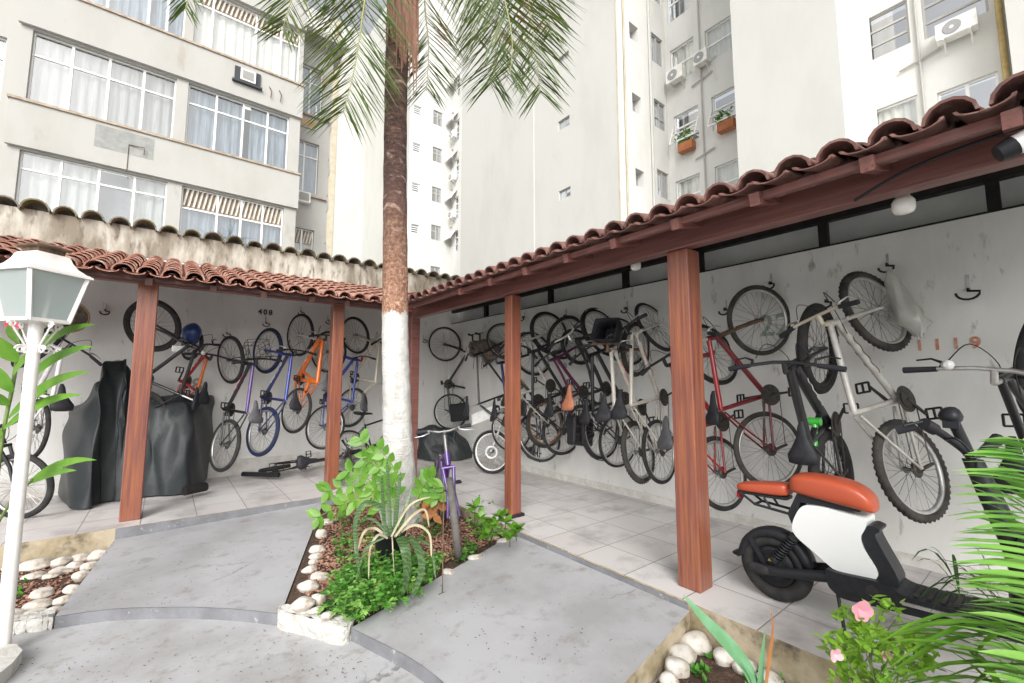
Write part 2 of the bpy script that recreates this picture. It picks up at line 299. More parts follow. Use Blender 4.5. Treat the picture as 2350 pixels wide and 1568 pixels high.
def trunk_mat():
    m, n, b = nt('palm_bark'); L = n.links.new; N = n.nodes.new
    tc = N('ShaderNodeTexCoord'); sp = N('ShaderNodeSeparateXYZ'); L(tc.outputs['Object'], sp.inputs[0])
    def noise(sc, st=(1,1,1), det=7, ro=.65):
        mp = N('ShaderNodeMapping'); mp.inputs['Scale'].default_value = st; L(tc.outputs['Object'], mp.inputs[0])
        z = N('ShaderNodeTexNoise'); z.inputs['Scale'].default_value = sc; z.inputs['Detail'].default_value = det; z.inputs['Roughness'].default_value = ro; L(mp.outputs[0], z.inputs['Vector']); return z.outputs['Fac']
    def ramp(f, *st):
        c = N('ShaderNodeValToRGB'); e = c.color_ramp.elements; L(f, c.inputs[0])
        e[0].position, e[0].color = st[0][0], rgba(st[0][1]); e[1].position, e[1].color = st[-1][0], rgba(st[-1][1])
        for p, q in st[1:-1]: k = e.new(p); k.color = rgba(q)
        return c.outputs[0]
    def mix(f, a, q):
        x = N('ShaderNodeMix'); x.data_type = 'RGBA'; L(f, x.inputs[0]); L(a, x.inputs[6])
        if isinstance(q, tuple): x.inputs[7].default_value = rgba(q)
        else: L(q, x.inputs[7])
        return x.outputs[2]
    def mr(f, a, c, d=0, e=1):
        x = N('ShaderNodeMapRange'); x.inputs[1].default_value = a; x.inputs[2].default_value = c; x.inputs[3].default_value = d; x.inputs[4].default_value = e; L(f, x.inputs[0]); return x.outputs[0]
    def math_(op, a, c, k=None):
        x = N('ShaderNodeMath'); x.operation = op; L(a, x.inputs[0])
        if isinstance(c, float): x.inputs[1].default_value = c
        else: L(c, x.inputs[1])
        if k is not None: L(k, x.inputs[2])
        return x.outputs[0]
    band = noise(7, (1,1,3.5)); fib = noise(30, (1,1,.8), 5, .7)
    dark = ramp(band, (.30,(.022,.012,.010)), (.50,(.062,.032,.026)), (.62,(.11,.06,.046)), (.75,(.22,.14,.11)))
    wv = N('ShaderNodeTexWave'); wv.bands_direction = 'Z'; wv.inputs['Scale'].default_value = 1.7; wv.inputs['Distortion'].default_value = 9; wv.inputs['Detail'].default_value = 3; wv.inputs['Detail Scale'].default_value = 1.2; L(tc.outputs['Object'], wv.inputs['Vector'])
    line = math_('MULTIPLY', mr(wv.outputs['Fac'], .88, .98), mr(noise(5), .46, .62)); dark = mix(line, dark, (.36,.26,.21))
    spk = mr(noise(24, (1,1,1.6), 4, .7), .60, .68); dark = mix(math_('MULTIPLY', spk, .55), dark, (.34,.22,.16))
    low = ramp(fib, (.32,(.12,.055,.035)), (.47,(.30,.15,.09)), (.60,(.46,.28,.19)), (.72,(.64,.50,.40)))
    f = mr(math_('MULTIPLY_ADD', band, 2.2, sp.outputs[2]), 4.75, 3.3); col = mix(f, dark, low)
    edge = math_('MULTIPLY_ADD', noise(16, (1,1,.7), 4, .6), .24, sp.outputs[2]); wf = mr(edge, 2.335, 2.30)
    chip = mr(noise(11, (1,1,2.0), 8, .75), .70, .74); wf = math_('SUBTRACT', wf, math_('MULTIPLY', chip, .7))
    wh = ramp(noise(4, (1.6,1.6,.7), 8, .7), (.30,(.40,.375,.34)), (.48,(.56,.55,.52)), (.60,(.64,.635,.61)))
    x = N('ShaderNodeMix'); x.data_type = 'RGBA'; x.clamp_factor = True; L(wf, x.inputs[0]); L(col, x.inputs[6]); L(wh, x.inputs[7]); L(x.outputs[2], b.inputs['Base Color'])
    b.inputs['Roughness'].default_value = .92
    h = math_('ADD', band, fib); bp = N('ShaderNodeBump'); bp.inputs['Strength'].default_value = .7; bp.inputs['Distance'].default_value = .03; L(h, bp.inputs['Height']); L(bp.outputs[0], b.inputs['Normal'])
    return m
M['trunk'] = trunk_mat()
def snake_mat():
    m, n, b = nt('banded_leaf'); L = n.links.new
    tc = n.nodes.new('ShaderNodeTexCoord'); wv = n.nodes.new('ShaderNodeTexWave'); wv.bands_direction = 'Z'; wv.inputs['Scale'].default_value = 14; wv.inputs['Distortion'].default_value = 9; wv.inputs['Detail'].default_value = 3
    L(tc.outputs['Object'], wv.inputs['Vector'])
    cr = n.nodes.new('ShaderNodeValToRGB'); e = cr.color_ramp.elements; e[0].position = .3; e[0].color = (.035,.075,.025,1); e[1].position = .7; e[1].color = (.075,.135,.045,1)
    L(wv.outputs['Fac'], cr.inputs[0]); L(cr.outputs[0], b.inputs['Base Color']); b.inputs['Roughness'].default_value = .4
    return m
M['snake'] = snake_mat()

# ------------------------------------------------------------------ ground, ramps, beds
def cr(pts, n=6):
    pts = [V(p) for p in pts]; out = []
    for i in range(len(pts)-1):
        a = pts[max(i-1,0)]; b = pts[i]; c = pts[i+1]; d = pts[min(i+2, len(pts)-1)]
        for k in range(n):
            t = k/n; out.append(.5*((2*b)+(c-a)*t+(2*a-5*b+4*c-d)*t*t+(3*b-a-3*c+d)*t**3))
    return out+[pts[-1]]
ZP = -.24; ZA = -.16
mb = MB(); mb.add([(-60,-60,ZP),(60,-60,ZP),(60,60,ZP),(-60,60,ZP)], [(0,1,2,3)]); struct('patio_ground', mb, M['conco'])
mb = MB(); mb.cur = 1
mb.ext([(-5,5.82,-.24),(2.72,5.82,-.24),(2.72,-3,-.24),(4.75,-3,-.24),(4.75,8.25,-.24),(-5,8.25,-.24)], (0,0,.24)); mb.mi[1] = 0
struct('tiled_floor', mb, [M['tile'], M['kerb']])
mb = MB(); mb.box((-.31,5.806,-.13),(1.75,5.8205,-.004)); mb.box((2.706,1.62,-.13),(2.7205,3.4,-.012)); struct('kerb_strip', mb, M['concd'])
ARC = [(-.50,4.33),(-.2,4.22),(.131,3.993),(.42,3.74),(.70,3.43),(.87,3.2),(1.02,2.96),(1.18,2.45),(1.235,2.1),(1.25,1.75),(1.25,1.42)]
ARC = [V((x,y,0)) for x,y in ARC]
def ramp(name, e0, e1, z0, z1, arc, flip=False):
    n = 24; a = cr(arc, 8); top = []
    for j in range(9):
        r = []
        for i in range(n+1):
            t = i/n; e = V(e0).lerp(V(e1), t); e.z = z0+(z1-z0)*t
            f = t*(len(a)-1); k = min(int(f), len(a)-2); q = a[k].lerp(a[k+1], f-k); q.z = ZA
            r.append(e.lerp(q, j/8))
        top.append(r)
    mb = MB(); mb.grid(top)
    edge = top[-1]; mb.cur = 1
    mb.grid([[p+V((0,0,-.002)) for p in edge], [V((p.x,p.y,ZP-.01)) for p in edge]], False)
    mb.cur = 2
    for c in (0, n): s = [r[c] for r in top]; mb.grid([s, [V((p.x,p.y,ZP-.01)) for p in s]], False)
    return struct(name, mb, [M['conc'], M['concd'], M['kerb']])
ramp('ramp', (-.31,5.804,0), (1.60,5.804,0), -.105, -.06, ARC[:5])
ramp('ramp', (2.704,3.42,0), (2.704,1.60,0), -.05, -.045, ARC[6:])
mb = MB(); mb.ext([(.74,3.46,ZP),(.89,3.2,ZP),(1.03,3.02,ZP),(2.70,3.44,ZP),(2.715,5.81,ZP),(1.59,5.79,ZP)], (0,0,.13)); struct('soil_bed', mb, M['soil'])
mb = MB(); mb.ext([(-5,4.46,ZP),(-.53,4.42,ZP),(-.33,5.80,ZP),(-5,5.815,ZP)], (0,0,.04)); struct('soil_bed', mb, M['soil'])
mb = MB(); mb.ext([(1.27,1.38,ZP),(1.27,-3,ZP),(2.715,-3,ZP),(2.715,1.57,ZP)], (0,0,.03)); struct('soil_bed', mb, M['soil'])
mb = MB()
a = cr([V((-.51,4.325,0)), V((-.75,4.40,0)), V((-1.3,4.44,0)), V((-2.2,4.40,0)), V((-4,4.3,0))], 6)
for p, q in zip(a, a[1:]): mb.ext([p+V((0,0,ZP)), q+V((0,0,ZP)), q+V((0,.11,ZP)), p+V((0,.11,ZP))], (0,0,.085))
tag(mb.build('garden_kerb', M['stonew']), 'low whitewashed concrete kerb edging the stone bed beside the lamp post', 'kerb')
def rough(o, k=.018, lv=4):
    q = o.modifiers.new('dense', 'SUBSURF'); q.subdivision_type = 'SIMPLE'; q.levels = q.render_levels = lv
    tx = bpy.data.textures.new('lumps', 'CLOUDS'); tx.noise_scale = .06; tx.noise_depth = 3
    q = o.modifiers.new('lumps', 'DISPLACE'); q.texture = tx; q.strength = k; q.mid_level = .5; q.texture_coords = 'GLOBAL'
    return o
rough(bpy.data.objects['garden_kerb'], .03)
mb = MB(); P = []
bl = [(.695,3.47),(.672,3.40),(.79,3.225),(.90,3.03),(.965,2.925),(1.06,2.995),(.98,3.12),(.90,3.28),(.80,3.44)]
mb.ext([(x,y,ZP-.01) for x,y in bl], (0,0,.13))
tag(rough(mb.build('kerb_block', M['stonew'], bevel=.03), .04), 'chunky whitewashed concrete block at the front tip of the palm bed', 'kerb')

# ------------------------------------------------------------------ shed walls
ZUP = V((0,0,1))
LW = thing('courtyard_wall', 'pale stained wall with mossy half round coping tiles behind the left bicycle shelter', 'wall', (0,8.1,0))
mb = MB(); mb.box((-5,8.0,-.2),(5.2,8.22,3.19)); w0 = mb.build('wall_face', M['wall'], LW)
mb = MB(); mb.box((-5,7.99,3.19),(4.9,8.21,3.60)); mb.build('parapet', M['parapet'], LW)
mb = MB(); mb.box((-5,7.965,-.01),(4.6,8.003,.235)); mb.build('plinth', M['white'], LW)
mb = MB(); x = -4.9
while x < 4.75:
    r = .125+U(-.012,.012); y0 = 7.88+U(-.02,.02); z = 3.575+U(-.012,.012); P = []
    for yy, rr in ((y0,r),(y0+.22,r*.96),(y0+.44,r*.92)):
        o = [V((x+rr*math.cos(t*math.pi/8), yy, z+rr*math.sin(t*math.pi/8))) for t in range(9)]
        i = [V((x+(rr-.018)*math.cos(t*math.pi/8), yy, z+(rr-.018)*math.sin(t*math.pi/8))) for t in range(8,-1,-1)]
        P.append(o+i)
    mb.grid(P, True, True); mb.add(P[0], [(k, k+1, 16-k, 17-k) for k in range(8)])
    x += .268+U(-.01,.012)
mb.build('coping_tiles', M['mossy'], LW)
RW = thing('shelter_wall', 'long pale gray wall behind the right shelter with rows of bicycles hung on it', 'wall', (4.6,3,0))
mb = MB(); mb.box((4.6,-3,-.2),(4.72,8.0,2.63)); mb.build('wall_face', M['wall'], RW)
mb = MB(); mb.box((4.585,-3,-.01),(4.603,7.96,.085)); mb.build('skirting', M['white'], RW, bevel=.004)
mb = MB(); mb.box((4.86,-3,2.3),(4.92,8.0,3.5)); mb.build('back_panel', M['panel'], RW)
mb = MB(); mb.box((4.6,-3,2.865),(4.68,7.9,2.94))
mb.build('steel_beam', M['blk'], RW)
for px, py in ((2282,480),(1888,550),(1603,610),(1432,650),(1260,690),(1112,720)):
    y = onx(px, py, 4.6).y; mb = MB(); mb.box((4.605,y-.035,2.632),(4.675,y+.035,2.864)); mb.build('steel_post', M['blk'], RW)
mb = MB(); mb.box((4.597,-3,2.626),(4.70,7.9,2.642)); mb.build('wall_cap', M['blk'], RW)

# ------------------------------------------------------------------ tiled shelter roofs
SL = .285
def tiles(mb, O, u, hd, n, rows, start, pitch=.195):
    # barrel tiles: u along the eave, hd horizontal direction up the roof
    s = (V(hd)+ZUP*SL).normalized(); nn = (V(u).cross(s)).normalized()
    if nn.z < 0: nn = -nn
    O = V(O); u = V(u)
    for k in range(n):
        j0 = start(k*pitch)
        for j in range(j0, rows):
            for cap in (1, 0):
                jit = U(-.006,.006); base = O+u*(k*pitch+(0 if cap else pitch/2)+jit)+s*(j*.31+(.0 if cap else -.03)+U(-.008,.008))+nn*(.034 if cap else .026)
                P = []
                for q, (l, r) in enumerate(((0,.088),(.2,.08),(.40,.073))):
                    c = base+s*l-nn*(l*.055)*(1 if cap else .6)+nn*.004
                    sg = 1 if cap else -1; cc = c+nn*(0 if cap else .02); m = 7; o = []; i = []
                    for t in range(m+1):
                        an = math.pi*t/m; d = u*math.cos(an)*sg+nn*math.sin(an)*sg*(.92 if cap else .36)
                        o.append(cc+d*r); i.append(cc+d*(r-.013))
                    P.append(o+i[::-1])
                mb.grid(P, True, True); mb.add(P[0], [(t, t+1, 14-t, 15-t) for t in range(7)])
LR = thing('bicycle_shelter', 'left bicycle shelter with orange clay barrel tile roof on reddish wooden posts', 'shelter', (0,6.1,0))
RR = thing('bicycle_shelter', 'right bicycle shelter with dark painted barrel tile roof on varnished wooden posts', 'shelter', (2.9,3,0))
mb = MB(); tiles(mb, (-4.9,5.68,2.465), (1,0,0), (0,1,0), 49, 8, lambda d: max(0, int((-4.9+d-2.5)/.298)+ (1 if -4.9+d > 2.5 else 0))); mb.build('roof_tiles', M['terra'], LR)
mb = MB(); tiles(mb, (2.50,-2.9,2.462), (0,1,0), (1,0,0), 55, 8, lambda d: max(0, int((-2.9+d-5.7)/.298)+(1 if -2.9+d > 5.7 else 0))); mb.build('roof_tiles', M['terrad'], RR)
mb = MB(); mb.box((-4.9,6.03,2.465),(2.85,6.13,2.60)); mb.build('beam', M['woodh'], LR, bevel=.006)
mb = MB(); mb.box((2.85,-2.9,2.372),(2.95,6.3,2.53)); mb.build('beam', M['woody'], RR, bevel=.006)
mb = MB(); mb.box((2.57,-2.9,2.435),(2.60,5.7,2.478)); mb.build('eave_batten', M['woody'], RR)
mb = MB(); mb.box((2.70,-2.9,2.485),(2.75,5.7,2.515)); mb.build('eave_batten', M['terrad'], RR)
mb = MB(); mb.box((-4.9,5.76,2.445),(2.6,5.80,2.48)); mb.build('eave_batten', M['woodd'], LR)
mb = MB(); s = .286
mb.add([(3.0,-2.9,2.585),(4.85,-2.9,2.585+1.85*s),(4.85,7.9,2.585+1.85*s),(3.0,6.4,2.585)], [(0,1,2,3)]); mb.build('roof_lining', M['lining'], RR)
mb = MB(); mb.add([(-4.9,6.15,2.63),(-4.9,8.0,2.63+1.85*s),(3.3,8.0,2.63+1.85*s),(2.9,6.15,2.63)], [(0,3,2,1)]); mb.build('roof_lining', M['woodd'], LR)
for px, py in ((2330,330),(1997,374),(1742,453),(1560,509),(1419,551),(1310,585),(1215,612),(1135,640),(1065,655)):
    y = onx(px, py, 2.6).y; mb = MB(); mb.bar((2.535,y,2.432),(4.55,y,2.432+2.015*s),.055,.07); mb.build('rafter', M['woodh'], RR)
for px, py in ((105,610),(343,645),(488,660),(602,673),(710,690),(790,700),(-150,590)):
    x = ony(px, py, 5.85).x; mb = MB(); mb.bar((x,5.72,2.43),(x,7.98,2.43+2.26*s),.06,.07); mb.build('rafter', M['woodd'], LR)
for i in range(5):
    mb = MB(); X = 3.1+i*.36; mb.box((X,-2.9,2.50+(X-2.6)*s+.045),(X+.04,7,2.525+(X-2.6)*s+.045)); mb.build('roof_batten', M['terrad'], RR)
def post(par, x, y, w, top, m):
    mb = MB(); mb.box((x-w/2,y-w/2,0.002),(x+w/2,y+w/2,top)); return mb.build('post', m, par, bevel=.008)
post(LR, -.24+.02, 6.115, .17, 2.47, M['wood']); post(LR, 1.80, 6.20, .15, 2.47, M['wood']); post(LR, -3.6, 6.1, .17, 2.47, M['wood'])
post(RR, 2.90, 6.10, .14, 2.38, M['woodh']); post(RR, 2.97, 3.76, .13, 2.37, M['wood']); post(RR, 2.955, 1.70, .165, 2.37, M['wood']); post(RR, 2.95, -.6, .165, 2.37, M['wood'])
mb = MB(); mb.box((2.89,3.67,.001),(3.06,3.86,.03)); mb.build('post_shoe', M['blk'], RR)

# ------------------------------------------------------------------ buildings
def frm(pl, c):
    return (V((0,c,0)), V((1,0,0)), V((0,-1,0))) if pl == 'Y' else (V((c,0,0)), V((0,-1,0)), V((-1,0,0)))
def face(mb, pl, c, u0, u1, z0, z1, holes=(), dep=.16):
    O, Ud, N = frm(pl, c); P = lambda u, z, d=0: O+Ud*u+ZUP*z-N*d
    us = sorted({u0,u1}|{h[0] for h in holes}|{h[2] for h in holes}); zs = sorted({z0,z1}|{h[1] for h in holes}|{h[3] for h in holes})
    us = [u for u in us if u0 <= u <= u1]; zs = [z for z in zs if z0 <= z <= z1]
    for a, b in zip(us, us[1:]):
        for c0, d in zip(zs, zs[1:]):
            m, k = (a+b)/2, (c0+d)/2
            if any(h[0] < m < h[2] and h[1] < k < h[3] for h in holes): continue
            mb.add([P(a,c0),P(b,c0),P(b,d),P(a,d)], [(0,1,2,3)])
    for a, c0, b, d in holes:
        q = [(a,c0),(b,c0),(b,d),(a,d)]
        for i in range(4):
            p, r = q[i], q[(i+1) % 4]; mb.add([P(*p),P(*r),P(*r,dep),P(*p,dep)], [(0,3,2,1)])
def obox(mb, pl, c, u0, u1, z0, z1, d0, d1):
    # box on a facade: d0..d1 measured outward from the facade plane
    O, Ud, N = frm(pl, c)
    vs = [O+Ud*u+ZUP*z+N*d for d in (d0,d1) for u, z in ((u0,z0),(u1,z0),(u1,z1),(u0,z1))]
    mb.add(vs, [(0,3,2,1),(4,5,6,7),(0,1,5,4),(1,2,6,5),(2,3,7,6),(3,0,4,7)])
def window(par, pl, c, h, cols=(.5,), trans=(), cur=None, fm='frame_w', dep=.12, back='gray', fw=.035, glass='glass', low=(), louv=0, ajar=0, gap=()):
    u0, z0, u1, z1 = h; O, Ud, N = frm(pl, c); w = u1-u0; ht = z1-z0; e = .004
    mb = MB(); D0, D1 = -dep-.03, -dep+.025
    obox(mb, pl, c, u0+e, u0+fw, z0+e, z1-e, D0, D1); obox(mb, pl, c, u1-fw, u1-e, z0+e, z1-e, D0, D1)
    obox(mb, pl, c, u0+fw, u1-fw, z0+e, z0+fw, D0, D1); obox(mb, pl, c, u0+fw, u1-fw, z1-fw, z1-e, D0, D1)
    ts = [z0+ht*t for t in trans]
    for z in ts: obox(mb, pl, c, u0+fw, u1-fw, z-fw*.6, z+fw*.6, D0+.002, D1-.002)
    for f in cols: obox(mb, pl, c, u0+w*f-fw*.7, u0+w*f+fw*.7, z0+fw, z1-fw, D0+.004, D1+.003)
    for f, t0, t1 in low: obox(mb, pl, c, u0+w*f-fw*.6, u0+w*f+fw*.6, z0+ht*t0, z0+ht*t1, D0+.006, D1-.004)
    wd = mb.build('window', M[fm], par)
    zt = z1-fw
    if louv:
        zt = z0+ht*(1-louv); lm = MB(); n = int(w/.11)
        for i in range(n):
            u = u0+fw+(w-2*fw)*(i+.5)/n
            q = [O+Ud*(u-.03)+ZUP*(zt+.03)-N*(dep-.01), O+Ud*(u+.05)+ZUP*(z1-fw)-N*(dep-.01)]
            lm.bar(q[0], q[1], .045, .02, N)
        lm.build('louvre', M['louv'], wd)
        bm = MB(); obox(bm, pl, c, u0+fw, u1-fw, zt, z1-fw, -dep-.05, -dep-.045); bm.build('louvre_backing', M['sill'], wd)
    pm = MB()
    pm.add([O+Ud*u+ZUP*z-N*(dep+.004) for u, z in ((u0+fw,z0+fw),(u1-fw,z0+fw),(u1-fw,zt),(u0+fw,zt))], [(0,1,2,3)])
    pm.build('pane', M[glass], wd)
    if cur:
        cm = MB(); n = int(w/.03); P = [[], []]; ph = U(0,6)
        segs = list(gap)
        for i in range(n+1):
            f = i/n; u = u0+w*f
            dd = dep+.12+.04*math.sin(u*31+ph+1.4*math.sin(u*4.3))+.015*math.sin(u*67+ph)
            P[0].append(O+Ud*u+ZUP*(z0-.02)-N*dd); P[1].append(O+Ud*u+ZUP*(z1+.02)-N*(dep+.10+.5*(dd-dep-.1)))
        for g in range(len(segs)+1):
            a = 0 if g == 0 else int(segs[g-1][1]*n); b = n if g == len(segs) else int(segs[g][0]*n)
            if b > a: cm.grid([P[0][a:b+1], P[1][a:b+1]])
        cm.build('curtain', M[cur], wd)
    bm = MB(); obox(bm, pl, c, u0-.1, u1+.1, z0-.1, z1+.1, -dep-.46, -dep-.44); bm.build('room_behind', M[back], wd)
    return wd
def ac_out(pl, c, u0, u1, z0, z1, label, par=None, fan=.36):
    O, Ud, N = frm(pl, c); cc = O+Ud*((u0+u1)/2)+ZUP*z0
    t = thing('air_conditioner', label, 'air conditioner', cc, group='outdoor air conditioners on the facades')
    mb = MB(); obox(mb, pl, c, u0, u1, z0, z1, .12, .42); mb.build('casing', M['acw'], t, bevel=.015)
    h = (z1-z0); fc = O+Ud*(u0+(u1-u0)*.40)+ZUP*(z0+h*.5)+N*.422
    mb = MB(); mb.lathe(fc, N, [(h*.40,0),(h*.40,.006),(h*.36,.012)], 24, False); g = mb.build('fan_grille', M['acg'], t)
    mb = MB(); mb.lathe(fc+N*.012, N, [(h*.10,0),(h*.09,.006)], 12, False); mb.build('fan_hub', M['acw'], g)
    for k in range(3): pass
    for f in (.18,.82):
        mb = MB(); p = O+Ud*(u0+(u1-u0)*f)+ZUP*(z0-.02); mb.bar(p+N*.0, p+N*.45, .035, .03); mb.bar(p-ZUP*.25, p+N*.4-ZUP*.02, .025, .02); mb.build('bracket', M['acw'], t)
def ac_win(pl, c, u0, u1, z0, z1, out, label, sides=.0):
    O, Ud, N = frm(pl, c)
    t = thing('air_conditioner', label, 'air conditioner', O+Ud*((u0+u1)/2)+ZUP*z0, group='window air conditioners')
    mb = MB(); obox(mb, pl, c, u0, u1, z0, z1, -.2, out); mb.build('casing', M['acw'], t, bevel=.012)
    mb = MB(); n = 9
    obox(mb, pl, c, u0+.05, u1-.05, z0+.05, z1-.05, out+.001, out+.008)
    gr = mb.build('grille', M['acg'], t); mb = MB()
    for i in range(n): z = z0+.06+(z1-z0-.12)*i/(n-1); obox(mb, pl, c, u0+.05, u1-.05, z-.006, z+.006, out+.009, out+.014)
    mb.build('slat', M['frame_g'], gr)
ROW = [(4.95,6.62),(7.80,9.50),(10.66,12.40)]
AB = thing('apartment_building', 'cream apartment block with wide curtained windows and brown sills above the left shelter', 'building', (0,14.1,ZP))
hA = [(-2.9,ROW[0][0],-.30,ROW[0][1]),(-2.9,ROW[1][0],-.28,ROW[1][1]),(-2.9,ROW[2][0],-.2,ROW[2][1]),(0,ROW[0][0],2.43,ROW[0][1]),(-.02,ROW[1][0],2.46,ROW[1][1]),(0.0,ROW[2][0],2.66,ROW[2][1])]
hs = [(-5.6,4.95,-3.42,6.55),(-5.6,7.8,-3.42,9.45),(-5.6,10.66,-3.42,12.3)]
hN = [(2.98,10.66,3.70,12.41),(2.98,7.86,3.66,9.65),(2.96,4.9,3.62,6.58)]
mb = MB(); face(mb, 'Y', 14.1, -3.09, 2.76, -.24, 16, hA)
face(mb, 'Y', 14.75, -12, -3.08, -.24, 16, hs); face(mb, 'Y', 15.5, 2.75, 4.02, -.24, 13.3, hN)
mb.add([(2.76,14.1,-.24),(2.76,15.5,-.24),(2.76,15.5,16),(2.76,14.1,16)], [(0,1,2,3)]); mb.add([(-3.09,14.1,-.24),(-3.09,14.8,-.24),(-3.09,14.8,16),(-3.09,14.1,16)], [(0,3,2,1)])
mb.add([(4.02,15.5,-.24),(4.02,24,-.24),(4.02,24,13.3),(4.02,15.5,13.3)], [(0,1,2,3)])
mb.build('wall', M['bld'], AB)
for z0, z1 in ((-.2,4.86),(6.66,7.70),(9.54,10.56),(12.44,13.4)):
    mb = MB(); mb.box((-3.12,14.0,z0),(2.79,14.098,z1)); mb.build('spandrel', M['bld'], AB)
    if z1 < 13: mb = MB(); mb.box((-3.15,13.955,z1+.001),(2.82,14.098,z1+.055)); mb.build('sill', M['sill'], AB)
for z in (4.86,7.70,10.56): mb = MB(); mb.box((2.78,15.40,z),(3.95,15.498,z+.05)); mb.build('sill', M['sill'], AB)
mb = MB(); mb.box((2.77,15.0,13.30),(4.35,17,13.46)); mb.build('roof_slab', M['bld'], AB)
window(AB, 'Y', 14.1, hA[0], (.25,.5,.75), (.76,), 'cur_w', gap=((.51,.72),), back='gray'); window(AB, 'Y', 14.1, hA[1], (.25,.5,.75), (.68,), 'cur_g'); window(AB, 'Y', 14.1, hA[2], (.14,.43,.72,.86), (), 'cur_b')
window(AB, 'Y', 14.1, hA[3], (.33,.56,.78), (.66,), 'cur_b', louv=.32); window(AB, 'Y', 14.1, hA[4], (.26,.52,.77), (.70,), 'cur_b', gap=((.535,.60),), back='dark'); window(AB, 'Y', 14.1, hA[5], (.15,.55,.8), (.74,), 'shut', louv=.24)
for h in hs: window(AB, 'Y', 14.75, h, (.3,.6,.9), (.7,), 'cur_g')
window(AB, 'Y', 15.5, hN[0], (.45,), (.68,), 'cur_b', low=((.78,0,.25),)); window(AB, 'Y', 15.5, hN[1], (.35,), (.72,), 'cur_b'); window(AB, 'Y', 15.5, hN[2], (.45,), (.55,), 'cur_g', louv=.3)
mb = MB(); mb.box((-1.72,13.996,7.06),(-.62,13.9995,7.62)); mb.build('cement_patch', M['patch'], AB)
def pipe(name, pts, r, m, label, par=None):
    mb = MB(); mb.tube(pts, r, 8); o = mb.build(name, M[m], par)
    return o if par else tag(o, label, 'pipe')
pipe('cable', [(-1.1,13.985,7.3),(-1.1,13.985,6.6)], .007, 'rust', '', AB); pipe('iron_hook', [(-1.1,13.98,7.30),(-.8,13.94,7.30),(-.8,13.94,7.12)], .011, 'rust', '', AB)
for x in (1.86,2.12): pipe('iron_hook', [(x,13.98,10.15),(x+.06,13.93,10.0),(x+.04,13.95,9.8)], .012, 'rust', '', AB)
# sleeve for the wall air conditioner: solid slab, dark colour stands in for the shaded opening
mb = MB(); obox(mb, 'Y', 14.0, .98, 1.62, 9.98, 10.40, 0.001, .05); obox(mb, 'Y', 14.0, .93, 1.67, 9.93, 9.979, 0.001, .11); mb.build('ac_sleeve', M['dark'], AB)
ac_win('Y', 14.0, 1.12, 1.50, 10.02, 10.37, .10, 'square wall air conditioner in the spandrel above the bluish curtained window')
ac_win('Y', 15.5, 3.02, 3.42, 7.42, 7.78, .22, 'boxy air conditioner below the narrow side window with its white lower pane')
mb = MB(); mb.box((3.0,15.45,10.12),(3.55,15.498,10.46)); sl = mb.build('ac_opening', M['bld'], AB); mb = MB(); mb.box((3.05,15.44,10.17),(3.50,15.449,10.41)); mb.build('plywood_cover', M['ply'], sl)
for z in (6.2,7.9,9.2,10.8): 
    mb = MB(); mb.tube([(3.99,15.49,z),(4.0,15.40,z+.05),(4.01,15.38,z-.5),(3.99,15.46,z-.6)], .02, 6); mb.build('cable_loop', M['frame_g'], AB)
# ---- the tall white building along the right and the far end
WB_ = thing('apartment_building', 'tall white apartment tower with recessed window bays rising behind the right shelter', 'building', (12.2,5,ZP))
ZT = 32
mb = MB()
q = [(-12.30,9.02,-11.70,9.26),(-12.30,12.0,-11.70,12.28),(-12.30,14.75,-11.70,15.02)]
q = [(-12.38,8.86,-11.72,9.26),(-12.38,11.86,-11.72,12.28),(-12.38,14.8,-11.72,15.1)]
face(mb, 'X', 12.2, -13.9, -9.35, -.24, ZT, q); face(mb, 'X', 12.16, -20, -13.9, -.24, ZT); mb.add([(12.2,13.9,0),(12.16,13.9,0),(12.16,13.9,ZT),(12.2,13.9,ZT)], [(0,1,2,3)])
face(mb, 'X', 12.2, -5.25, -2.8, -.24, ZT); face(mb, 'X', 12.2, -36, -27, -.24, ZT)
face(mb, 'Y', 36, 2, 12.2, -.24, ZT)
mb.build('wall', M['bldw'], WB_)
mb = MB()
hR = [(-3.15,10.72,-1.97,12.04),(-1.70,10.62,-.52,12.05),(-3.1,7.85,-1.94,9.2),(-1.56,7.9,-.49,9.02),(-3.15,13.6,-1.97,14.9),(-1.7,13.6,-.52,14.9)]
hM = [(-9.15,13.55,-8.12,15.05),(-7.66,13.6,-6.62,14.93),(-9.10,10.8,-8.05,12.15),(-7.52,10.8,-6.5,12.15),(-9.11,8.0,-8.1,9.42),(-7.52,8.0,-6.5,9.40),(-9.2,16.3,-8.1,17.9)]
face(mb, 'X', 15.5, -9.35, -5.0, -.24, ZT, hM); face(mb, 'X', 15.5, -2.82, .9, -.24, ZT, [h for h in hR if h[0] > -2.8])
face(mb, 'X', 15.5, -5.0, -2.82, -.24, ZT, [])
mb.v = mb.v; mb.f = mb.f
mb2 = MB(); face(mb2, 'X', 15.5, -9.35, .35, -.24, ZT, hM+hR)
hS = [(13.06,14.52,13.62,15.2),(13.12,11.6,13.68,12.34),(13.2,8.7,13.74,9.38)]; hT = [(14.5,14.3,15.3,15.55),(14.55,11.55,15.35,12.72),(14.62,8.7,15.4,9.8),(14.5,17.1,15.3,18.3)]
face(mb2, 'Y', 9.35, 12.2, 15.5, -.24, ZT, hS+hT, dep=.3)
hL = [(12.48,z-.6,13.07,z) for z in (20.95,18.17,15.26,12.3)]; hW = [(14.0,z-1.1,14.76,z) for z in (21.2,18.4,15.4,12.6,9.6)]
face(mb2, 'Y', 27, 12.2, 15.5, -.24, ZT, hL+hW)
hX = [(-27.95+.3,z-1.6,-26.65,z) for z in (24.3,21.5,18.6,15.55,12.7)]; hY = [(-26.4,z-1.6,-25.85,z) for z in (24.0,20.55,17.6,14.7,12.2)]
